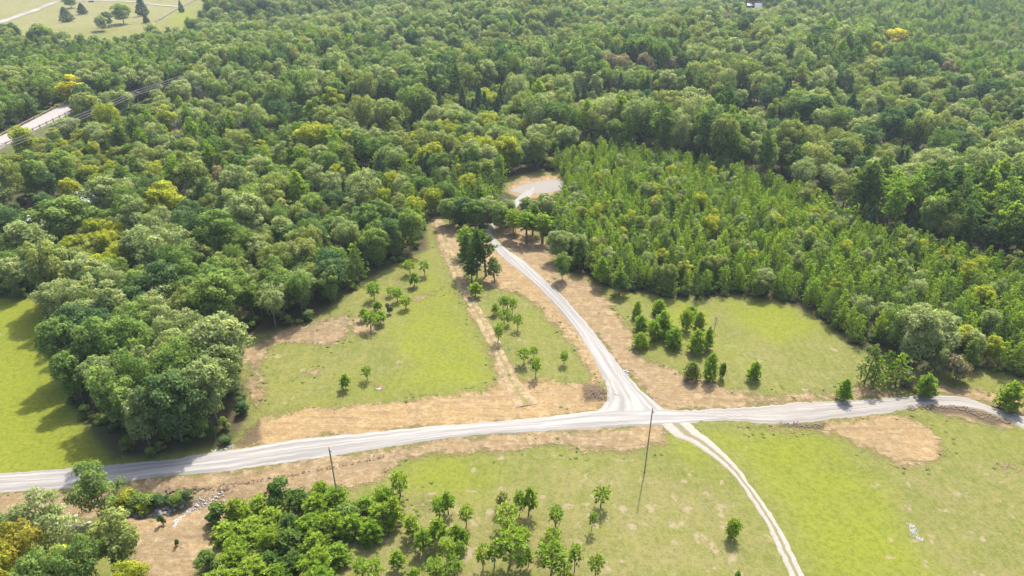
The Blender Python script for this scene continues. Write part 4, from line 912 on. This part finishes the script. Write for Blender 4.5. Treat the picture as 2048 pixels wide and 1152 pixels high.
# ------------------------------------------------------------------ weeds along the ragged edges of the turf
ux = rng.uniform(-125, 135, 90000); uy = rng.uniform(46, 170, 90000); k = frame_ok(ux, uy); ux, uy = ux[k], uy[k]
k = np.maximum(sdist(W_CLEAR, ux, uy), sdist(W_LEFTF, ux, uy)) > 0; ux, uy = ux[k], uy[k]
so = np.full(ux.shape, -60.0); ro = np.full(ux.shape, -60.0)
for poly, h in DIRT: so = np.maximum(so, sdist(wpoly(poly), ux, uy))
for L_, R_ in ((ROAD_T, ROAD_B), (SIDE_L[4:], SIDE_R[4:]), (DRIVE_L, DRIVE_R)): ro = np.maximum(ro, sdist(wpoly(L_+R_[::-1]), ux, uy))
pn = lowf(ux, uy, .21, .4)+.8*lowf(ux, uy, .6, 2.0)
k = (ro < -.6) & (((np.abs(so+.3) < 1.6) & (pn > -.2) & (rng.uniform(0, 1, ux.shape) < .5)) | ((so > 0) & (pn > .9) & (rng.uniform(0, 1, ux.shape) < .14)))
wd = []
for a, b in zip(ux[k][:3200], uy[k][:400]):
    i = int(rng.integers(3)); rad, top = SHAPES['shrub']['raw'][i][4:6]; h = rng.uniform(.05, .16); w = rng.uniform(.10, .34)
    wd.append(dict(kind='shrub', i=i, x=a, y=b, z=float(hgt(a, b)), s=h/top, sx=w/rad, rz=rng.uniform(0, 6), col=('green', 'olive', 'olive', 'olive')[int(rng.integers(4))]))
mass('weeds', 'low weeds along the ragged edges between turf and bare soil', wd, 'weeds')

# ------------------------------------------------------------------ stones
STONE = flat('limestone', (.27, .265, .26), .9, .35, 1.5); STONED = flat('stone_grey', (.15, .148, .145), .9, .35, 1.5)
def stone_mesh(seed, mat):
    r = np.random.default_rng(seed); n = 6; V = []
    for zi, (z, q) in enumerate(((-.35, .75), (.05, 1.0), (.42, .62))):
        for k in range(n):
            a = 6.283*k/n+r.uniform(-.25, .25); V.append((math.cos(a)*q*r.uniform(.75, 1.2)*.5, math.sin(a)*q*r.uniform(.75, 1.2)*.42, z*r.uniform(.85, 1.1)*.75))
    Fc = [(z*n+k, z*n+(k+1) % n, (z+1)*n+(k+1) % n, (z+1)*n+k) for z in range(2) for k in range(n)] + [(12, 13, 14, 15), (12, 15, 16, 17)]
    return mesh_np('stone', V, Fc, (mat,))
SM = [stone_mesh(s, STONE) for s in range(6)]; SMD = [stone_mesh(s+20, STONED) for s in range(3)]
def strew(root, path, width, count, smin, smax, dark=.15):
    P = wpoly(path); A, s = resample(P, 200)
    d = np.gradient(A, axis=0); nrm = np.stack([-d[:, 1], d[:, 0]], -1); nrm /= np.linalg.norm(nrm, axis=1, keepdims=True)
    ox, oy, oz = root.location
    for _ in range(count):
        q = int(rng.integers(200)); ww = np.interp(q/199, np.linspace(0, 1, len(width)), width)
        p = A[q]+nrm[q]*rng.normal(0, ww*.5); sz = smin+(smax-smin)*rng.uniform()**2.2
        me = SMD[int(rng.integers(3))] if rng.uniform() < dark else SM[int(rng.integers(6))]
        o = add('stone', me, root); o.location = (p[0]-ox, p[1]-oy, float(hgt(*p))-oz+sz*.03); o.scale = (sz*rng.uniform(.8, 1.3), sz, sz*rng.uniform(.6, 1)); o.rotation_euler = (rng.uniform(-.4, .4), rng.uniform(-.4, .4), rng.uniform(0, 6.28))
def rock_thing(name, px, label):
    x, y, z = at(*px); r = empty(name, (x, y, z)); return tag(r, label, 'rocks')
r1 = rock_thing('riprap_channel', (400, 1015), 'white riprap stones running down the bank from the road verge')
strew(r1, [(447, 988), (425, 998), (400, 1008), (380, 1018), (365, 1032), (347, 1054)], [1.5, 1.5, .8, .5, .4, .3], 290, .10, .42, .12)
r2 = rock_thing('swale_rocks', (320, 1028), 'grey boulders lying in the bottom of the bushy swale')
strew(r2, [(375, 1005), (345, 1012), (330, 1024), (305, 1030), (270, 1028), (235, 1026)], [.6, .7, .7, .6, .5, .5], 130, .2, .95, .5)
r3 = rock_thing('rock_heap', (1252, 746), 'small heap of pale rocks at the right edge of the side road')
strew(r3, [(1247, 741), (1252, 746), (1256, 751)], [.5, .6, .4], 38, .15, .5, .3)
r4 = rock_thing('stone_scatter', (1832, 1065), 'bare patch of whitish stones in the lower right field')
strew(r4, [(1822, 1048), (1826, 1060), (1830, 1072), (1846, 1082)], [.45, .45, .35, .3], 220, .06, .26, .05)
r5 = rock_thing('stone_spill', (432, 906), 'thin spill of white stones at the roadside below the oak wood')
strew(r5, [(405, 912), (425, 905), (445, 899), (468, 893)], [.4, .5, .4, .3], 90, .1, .35, .1)
r6 = rock_thing('corner_rocks', (120, 1040), 'pale rocks showing between the trees of the lower left corner')
strew(r6, [(60, 1036), (100, 1040), (150, 1048), (200, 1055)], [1.0, 1.2, 1.2, 1.0], 60, .15, .8, .2)
r7 = rock_thing('white_slab', (757, 778), 'small white stone slab lying in the left field')
strew(r7, [(753, 777), (757, 778), (761, 779)], [.25, .25, .2], 14, .2, .5, 0)
# brush heap at the junction corner: cut sticks
STICK = flat('cut_wood', (.24, .185, .135), .95, .4, 2.0)
bx, by, bz = at(1192, 786); heap = tag(empty('brush_heap', (bx, by, bz)), 'grey-brown heap of cut brush and soil at the junction corner', 'brush')
for k in range(50):
    b = MB(); p = np.array([rng.normal(0, 1.4), rng.normal(0, .9), 0]); L = rng.uniform(.4, 1.6); a = rng.uniform(0, 6.28)
    z = float(hgt(bx+p[0], by+p[1]))-bz+rng.uniform(.02, .35)
    d = np.array([math.cos(a), math.sin(a), rng.uniform(-.15, .4)])*L
    b.tube([(p[0], p[1], z), tuple(np.array([p[0], p[1], z])+d*.5+rng.normal(0, .05, 3)), tuple(np.array([p[0], p[1], z])+d)], [.035, .03, .015], 4, False)
    b.build('stick', STICK, heap)
# windrow of torn turf and roots along the right road and the verge ditch
CLOD = flat('torn_turf', (.11, .08, .055), .95, .5, 3.0); CM = [stone_mesh(s+40, CLOD) for s in range(4)]
def windrow(name, path, count, label, smin=.15, smax=.55, wid=.35):
    x, y, z = at(*path[len(path)//2]); root = tag(empty(name, (x, y, z)), label, 'soil')
    A, s = resample(wpoly(path), 300)
    for _ in range(count):
        p = A[int(rng.integers(300))]+rng.normal(0, wid, 2); sz = rng.uniform(smin, smax)
        o = add('clod', CM[int(rng.integers(4))], root); o.location = (p[0]-x, p[1]-y, float(hgt(*p))-z+.04); o.scale = (sz*1.4, sz, sz*.6); o.rotation_euler = (0, 0, rng.uniform(0, 6.28))
windrow('turf_windrow', [(1815, 817), (1850, 813), (1900, 814), (1930, 819), (1960, 830), (1990, 836), (2016, 845)], 200, 'dark windrow of torn turf along lower side of right gravel road')
windrow('soil_ridge', [(440, 972), (560, 955), (640, 940), (720, 924), (770, 912)], 160, 'dark ragged soil ridge in the verge below the main road', .08, .3, .18)
windrow('soil_clods', [(1560, 846), (1590, 850), (1620, 852), (1650, 852)], 80, 'dark soil clods spilling below the worn right road', .12, .4, .3)
windrow('swale_bank', [(330, 982), (370, 980), (410, 978), (445, 980), (470, 974)], 110, 'dark crumbled bank above the rocky swale', .12, .4, .2)

# ------------------------------------------------------------------ utility poles and power line
WOOD = flat('pole_wood', (.24, .20, .155), .9, .3, 1.2); METAL = flat('galvanised', (.35, .36, .37), .45, .2, 2.0); CERAM = flat('insulator_grey', (.42, .42, .44), .35, .1)
WIRE = flat('wire_dark', (.09, .085, .085), .6, .2)
def utility_pole(base, h, label, arm=False, r=.10, rz=0.0, lean=0.0):
    x, y, z = base; o = tag(empty('utility_pole', (x, y, z), rz), label, 'utility pole')
    o.rotation_euler = (0, lean, rz)
    p = MB(); p.tube([(0, 0, -.8), (0, 0, h*.5), (0, 0, h)], [r, r*.85, r*.68], 10); p.build('pole', WOOD, o)
    c = MB(); c.tube([(0, 0, h-.02), (0, 0, h+.06), (0, 0, h+.07)], [r*.78, r*.7, .02], 8); c.build('pole_cap', METAL, o)
    b = MB(); b.box((r+.05, 0, h-.45), (.10, .09, .35)); b.tube([(r, 0, h-.6), (r+.35, 0, h-.42), (r+.42, 0, h-.55)], [.03, .03, .05], 6); b.build('bracket', METAL, o)
    i = MB(); i.tube([(0, 0, h+.06), (0, 0, h+.16), (0, 0, h+.28)], [.05, .08, .03], 8); i.build('insulator', CERAM, o)
    g = MB(); g.tube([(r*.9, .03, .1), (r*.8, .03, h*.55), (r*.66, .03, h-.8)], .022, 4); g.build('ground_wire', METAL, o)
    if arm:
        a = MB(); a.box((0, .16, h-.5), (3.0, .16, .18)); cr = a.build('crossarm', WOOD, o)
        for q in (-1.35, -.55, .55, 1.35):
            n = MB(); n.tube([(q, .16, h-.41), (q, .16, h-.28), (q, .16, h-.16)], [.05, .09, .04], 8); n.build('insulator', CERAM, cr)
        for q in (-1, 1):
            n = MB(); n.tube([(q*.05, .2, h-1.3), (q*.9, .2, h-.6)], .035, 4); n.build('brace', METAL, o)
    return o
utility_pole(at(1289, 945), pt_height(1289, 945, 819), 'tall wooden utility pole standing in the grass below the road junction', lean=0.0)
utility_pole(at(677, 1008), pt_height(677, 1008, 897), 'wooden utility pole rising from the thicket edge below the main road')
PZ = 12.0; px_, py_, pz_ = at(271, 183, PZ)
utility_pole((px_, py_, pz_-PZ), PZ, 'distant pale utility pole with crossarm among the woods', True, .2, math.radians(40))
def span(pts, label, r, sag, off):
    P = [Vector(q)+Vector(off) for q in pts]; V = []
    for a, b in zip(P[:-1], P[1:]):
        for s in np.linspace(0, 1, 10, endpoint=False): V.append(a.lerp(b, float(s))-Vector((0, 0, sag*4*s*(1-s))))
    V.append(P[-1]); m_ = MB(); m_.tube(V, r, 4, False)
    tag(m_.build('power_line', WIRE), label, 'power line', 'cables of the distant power line')
ends = [at(-120, 338, 9.5), (px_, py_, pz_-.8), at(470, 112, 10.5)]
for q, (o_, lb) in enumerate([((-.5, .8, .9), 'uppermost cable of the distant power line crossing the woods'), ((0, 0, .3), 'second cable from top of the distant power line'), ((.4, -.6, -.3), 'third cable from top of the distant power line'), ((.2, -.2, -3.2), 'lowest single cable hanging under the distant power line')]):
    span(ends, lb, .085 if q < 3 else .06, .9, o_)

# ------------------------------------------------------------------ paved road on its bank, with guard rails
def paved():
    t = NT('pale_asphalt'); P = t.n('ShaderNodeNewGeometry').outputs['Position']; n1 = t.noise(P, .3, 4); n2 = t.noise(P, 3, 3)
    return t.finish(t.mix(t.math('MULTIPLY', n2, .5), t.mix(n1, (.20, .185, .182), (.24, .22, .217)), (.17, .16, .155)), .85)
PAVED = paved(); EARTH = flat('bank_grass', (.12, .135, .05), .95, .4, .4); RAIL_M = flat('guard_rail_metal', (.30, .21, .16), .6, .35, .5); POST_M = flat('guard_rail_post', (.13, .10, .08), .8, .3)
LINE_Y = flat('road_paint', (.62, .52, .16), .7, .1); LINE_W = flat('road_paint_white', (.75, .75, .74), .7, .1)
NP = 60; A, s1 = resample([(p[0], p[1]) for p in pr_a], NP); B, s2 = resample([(p[0], p[1]) for p in pr_b], NP)
zt = np.interp(np.linspace(0, 1, NP), np.linspace(0, 1, len(pr_a)), [(a[2]+b[2])/2 for a, b in zip(pr_a, pr_b)])
def strip(name, rows, mat, **kw):
    m_ = MB()
    for i in range(len(rows)-1):
        for j in range(len(rows[i])-1): m_.quad(rows[i][j], rows[i+1][j], rows[i+1][j+1], rows[i][j+1])
    return tag(m_.build(name, mat), **kw)
Dn = (B-A)/np.linalg.norm(B-A, axis=1, keepdims=True)
strip('paved_road', [[(*A[i], zt[i]), (*((A[i]+B[i])/2), zt[i]+.06), (*B[i], zt[i])] for i in range(NP)], PAVED, kind='structure')
bank = []
for i in range(NP):
    a, b = A[i]-Dn[i]*1.2, B[i]+Dn[i]*1.2; a2, b2 = A[i]-Dn[i]*6, B[i]+Dn[i]*6
    bank.append([(*a2, float(hgt(*a2))-.3), (*a, zt[i]-.02), (*A[i], zt[i]-.012), (*B[i], zt[i]-.012), (*b, zt[i]-.02), (*b2, float(hgt(*b2))-.3)])
strip('road_bank', bank, EARTH, kind='structure')
mid_ = (A+B)/2
for off, nm, mt in ((.12, 'centre_line', LINE_Y), (-.12, 'centre_line', LINE_Y)):
    strip(nm, [[(*(mid_[i]+Dn[i]*(off-.06)), zt[i]+.075), (*(mid_[i]+Dn[i]*(off+.06)), zt[i]+.075)] for i in range(NP)], mt, kind='structure')
def guard_rail(E, sgn, label):
    q, s = resample([tuple(p) for p in E], 240); L = s[-1]
    x, y = q[120]; z = float(np.interp(.5, np.linspace(0, 1, NP), zt)); o = tag(empty('guard_rail', (x, y, z)), label, 'guard rail')
    zz_ = np.interp(np.linspace(0, 1, 240), np.linspace(0, 1, NP), zt)
    m_ = MB(); R_ = [[(q[i][0]-x, q[i][1]-y, zz_[i]-z+h) for h in (.45, .53, .61, .69, .77)] for i in range(240)]
    dn = np.array([np.interp(np.linspace(0, 1, 240), np.linspace(0, 1, NP), Dn[:, c]) for c in (0, 1)]).T
    for i in range(240):
        for j, w_ in enumerate((0, .08, .02, .08, 0)):
            R_[i][j] = (R_[i][j][0]-sgn*dn[i][0]*w_, R_[i][j][1]-sgn*dn[i][1]*w_, R_[i][j][2])
    for i in range(239):
        for j in range(4): m_.quad(R_[i][j], R_[i+1][j], R_[i+1][j+1], R_[i][j+1])
    m_.build('rail', RAIL_M, o)
    pm = MB(); pm.box((0, 0, .1), (.22, .26, 1.9)); pmesh = pm.data('post', (POST_M,))
    for d in np.arange(1, L, 3.8):
        p = (np.interp(d, s, q[:, 0]), np.interp(d, s, q[:, 1])); zp = np.interp(d, s, zz_)
        c = add('post', pmesh, o); c.location = (p[0]-x, p[1]-y, zp-z)
guard_rail(A-Dn*.5, -1, 'rusty guard rail along the far side of the paved road at left')
guard_rail(B+Dn*.5, 1, 'rusty guard rail with dark posts along near side of the paved road')

# ------------------------------------------------------------------ far meadow: lanes, fence, car
def lane(name, path, w, mat, lift):
    A_, s = resample(wpoly(path), 90); d = np.gradient(A_, axis=0); d /= np.linalg.norm(d, axis=1, keepdims=True); n_ = np.stack([-d[:, 1], d[:, 0]], -1)
    rows = [[(*(A_[i]+n_[i]*q), float(hgt(*(A_[i]+n_[i]*q)))+lift) for q in (w/2, w/6, -w/6, -w/2)] for i in range(90)]
    m_ = MB()
    for i in range(89):
        for j in range(3): m_.quad(rows[i][j], rows[i][j+1], rows[i+1][j+1], rows[i+1][j])
    me = m_.data(name, (mat,)); nv = len(me.vertices)
    for an in ('across', 'along'):
        a = me.attributes.new(an, 'FLOAT', 'POINT'); a.data.foreach_set('value', np.full(nv, .5, np.float32) if an == 'across' else np.arange(nv, dtype=np.float32)*.2)
    tag(add(name, me), kind='structure')
lane('meadow_lane', [(-60, 60), (0, 45), (40, 31), (80, 17), (118, 3), (160, -8)], 6.0, GRAVEL2, .25)
lane('meadow_drive', [(112, 3), (180, 1), (240, 3), (300, 8), (362, 14)], 4.5, GRAVEL2, .30)
FENCE = flat('weathered_rail', (.33, .30, .26), .9, .3, 1.0)
fa, fs_ = resample(wpoly([(312, 44), (330, 34), (350, 22), (366, 14), (385, 4), (402, -6)]), 200)
fx, fy = fa[100]; fz = float(hgt(fx, fy)); fo = tag(empty('rail_fence', (fx, fy, fz)), 'weathered rail fence between the far meadow and bright green lawn', 'fence')
pm = MB(); pm.box((0, 0, .75), (.3, .3, 1.7)); pmesh = pm.data('post', (FENCE,)); prev = None
for d in np.arange(0, fs_[-1], 4.5):
    p = (np.interp(d, fs_, fa[:, 0]), np.interp(d, fs_, fa[:, 1])); z = float(hgt(*p))
    c = add('post', pmesh, fo); c.location = (p[0]-fx, p[1]-fy, z-fz)
    if prev is not None:
        for h in (.45, .9, 1.35):
            m_ = MB(); m_.tube([(prev[0]-fx, prev[1]-fy, prev[2]-fz+h), (p[0]-fx, p[1]-fy, z-fz+h)], .11, 4); m_.build('rail', FENCE, fo)
    prev = (*p, z)
CARP = flat('car_paint_dark', (.05, .055, .065), .3, .1); CARW = flat('car_paint_white', (.7, .7, .7), .3, .05); GLASS = flat('car_glass', (.03, .035, .04), .1, .1); TYRE = flat('tyre', (.03, .03, .03), .9, .1); LAMP = flat('lamp_glass', (.6, .58, .5), .2, .1)
cxp = at(183, 4); car = tag(empty('parked_car', cxp, .5), 'dark car with white roof parked beside the far meadow drive', 'car')
def loft(sec, mat, name, par):
    m_ = MB()
    for a, b in zip(sec[:-1], sec[1:]):
        (xa, wa, za, ta), (xb, wb, zb, tb) = a, b
        m_.quad((xa, -wa, za), (xb, -wb, zb), (xb, -wb, tb), (xa, -wa, ta)); m_.quad((xa, wa, ta), (xb, wb, tb), (xb, wb, zb), (xa, wa, za))
        m_.quad((xa, -wa, ta), (xb, -wb, tb), (xb, wb, tb), (xa, wa, ta)); m_.quad((xa, wa, za), (xb, wb, zb), (xb, -wb, zb), (xa, -wa, za))
    for q in (sec[0], sec[-1]): m_.quad((q[0], -q[1], q[2]), (q[0], -q[1], q[3]), (q[0], q[1], q[3]), (q[0], q[1], q[2]))
    return m_.build(name, mat, par)
loft([(-2.3, .75, .45, .8), (-2.2, .88, .35, .98), (-.9, .92, .3, 1.0), (.9, .92, .3, 1.02), (2.1, .88, .35, .98), (2.25, .75, .45, .85)], CARP, 'body', car)
loft([(-1.25, .78, 1.0, 1.03), (-.6, .74, 1.0, 1.5), (1.2, .74, 1.0, 1.52), (1.95, .78, 1.0, 1.05)], GLASS, 'cabin_glass', car)
loft([(-.65, .70, 1.49, 1.56), (1.25, .70, 1.51, 1.58)], CARW, 'roof_panel', car)
for sx_ in (-1.4, 1.4):
    for sy_ in (-.85, .85):
        m_ = MB(); m_.tube([(sx_, sy_-.11, .33), (sx_, sy_+.11, .33)], .33, 12); m_.build('wheel', TYRE, car)
for sy_ in (-.6, .6):
    m_ = MB(); m_.box((-2.26, sy_, .72), (.1, .3, .14)); m_.build('headlight', LAMP, car)

# ------------------------------------------------------------------ houses half hidden in the woods
WALL_W = flat('siding_white', (.55, .54, .52), .8, .1, .8); WALL_T = flat('siding_tan', (.38, .33, .27), .8, .15, .8); ROOF_W = flat('metal_roof_white', (.45, .45, .46), .45, .08, .5); ROOF_G = flat('shingle_grey', (.30, .28, .30), .9, .2, 1.5); DOORM = flat('door_paint', (.16, .10, .07), .6, .2); PANE = flat('window_glass', (.05, .06, .07), .1, .1)
def house(base, size, rz, wall_m, roof_m, label, rise=1.5, eave=.5):
    L, Wd, Hh = size; o = tag(empty('house', base, rz), label, 'house')
    m_ = MB(); a, b = L/2, Wd/2
    for q in (((-a, -b), (a, -b)), ((a, -b), (a, b)), ((a, b), (-a, b)), ((-a, b), (-a, -b))):
        m_.quad((*q[0], -.5), (*q[1], -.5), (*q[1], Hh), (*q[0], Hh))
    for sx_ in (-a, a): m_.quad((sx_, -b, Hh), (sx_, 0, Hh+rise), (sx_, 0, Hh+rise), (sx_, b, Hh))
    m_.build('wall', wall_m, o)
    for sg in (-1, 1):
        m_ = MB(); e = b+eave; dz = rise*eave/b
        for t_ in (0, .12): m_.quad((-a-eave, sg*e, Hh-dz+t_+.02), (a+eave, sg*e, Hh-dz+t_+.02), (a+eave, 0, Hh+rise+t_+.02), (-a-eave, 0, Hh+rise+t_+.02))
        m_.quad((-a-eave, sg*e, Hh-dz+.02), (a+eave, sg*e, Hh-dz+.02), (a+eave, sg*e, Hh-dz+.14), (-a-eave, sg*e, Hh-dz+.14))
        rf = m_.build('roof', roof_m, o)
    m_ = MB(); m_.box((a*.4, b*.3, Hh+rise*.9), (.7, .7, 1.6)); m_.build('chimney', flat('brick', (.25, .13, .10), .9, .3), rf)
    m_ = MB(); m_.box((0, -b-.03, 1.05), (1.0, .08, 2.1)); dr = m_.build('door', DOORM, o)
    m_ = MB(); m_.box((.38, -b-.09, 1.0), (.08, .06, .08)); m_.build('handle', METAL, dr)
    for wx in (-a*.62, -a*.3, a*.36, a*.68):
        m_ = MB(); m_.box((wx, -b-.03, 1.5), (1.2, .07, 1.3)); fr = m_.build('window', LINE_W, o)
        m_ = MB(); m_.box((wx, -b-.075, 1.5), (1.0, .03, 1.1)); m_.build('pane', PANE, fr)
    return o
hx, hy, hz = at(186, 416); house((hx, hy+2, hz), (11, 7, 2.8), math.radians(-14), WALL_W, ROOF_W, 'house with white metal roof mostly hidden by trees at left', 1.6)
hx, hy, hz = at(70, 452); house((hx, hy, hz), (4.0, 3.0, 2.2), math.radians(10), WALL_T, ROOF_W, 'small shed with white roof behind the trees at far left', .7, .3)
hx, hy, hz = at(1521, 22); house((hx, hy, hz), (10, 6.5, 2.8), math.radians(-8), WALL_T, ROOF_G, 'distant grey-roofed house in the woods at the top right', 3.0)
hx, hy, hz = at(1500, 18); house((hx, hy+8, hz), (6, 4.5, 2.2), math.radians(6), WALL_W, ROOF_W, 'white-roofed outbuilding left of the distant grey-roofed house', 1.2)

# ------------------------------------------------------------------ haze over the whole place
def haze_box():
    t = bpy.data.materials.new('haze'); t.use_nodes = True; nt = t.node_tree; nt.nodes.clear()
    o = nt.nodes.new('ShaderNodeOutputMaterial'); v = nt.nodes.new('ShaderNodeVolumePrincipled')
    v.inputs['Color'].default_value = (.72, .87, 1.0, 1); v.inputs['Density'].default_value = HAZE; v.inputs['Anisotropy'].default_value = .25
    nt.links.new(v.outputs[0], o.inputs['Volume'])
    m_ = MB(); zlo = float(zz.min())-2.5; ztop = CAM_H+6
    m_.box((0, 0, (zlo+ztop)/2), (4960, 4960, ztop-zlo))
    tag(m_.build('haze', t), 'thin bluish haze lying over the woods', 'haze', kind='stuff')
HAZE = .00013
haze_box()
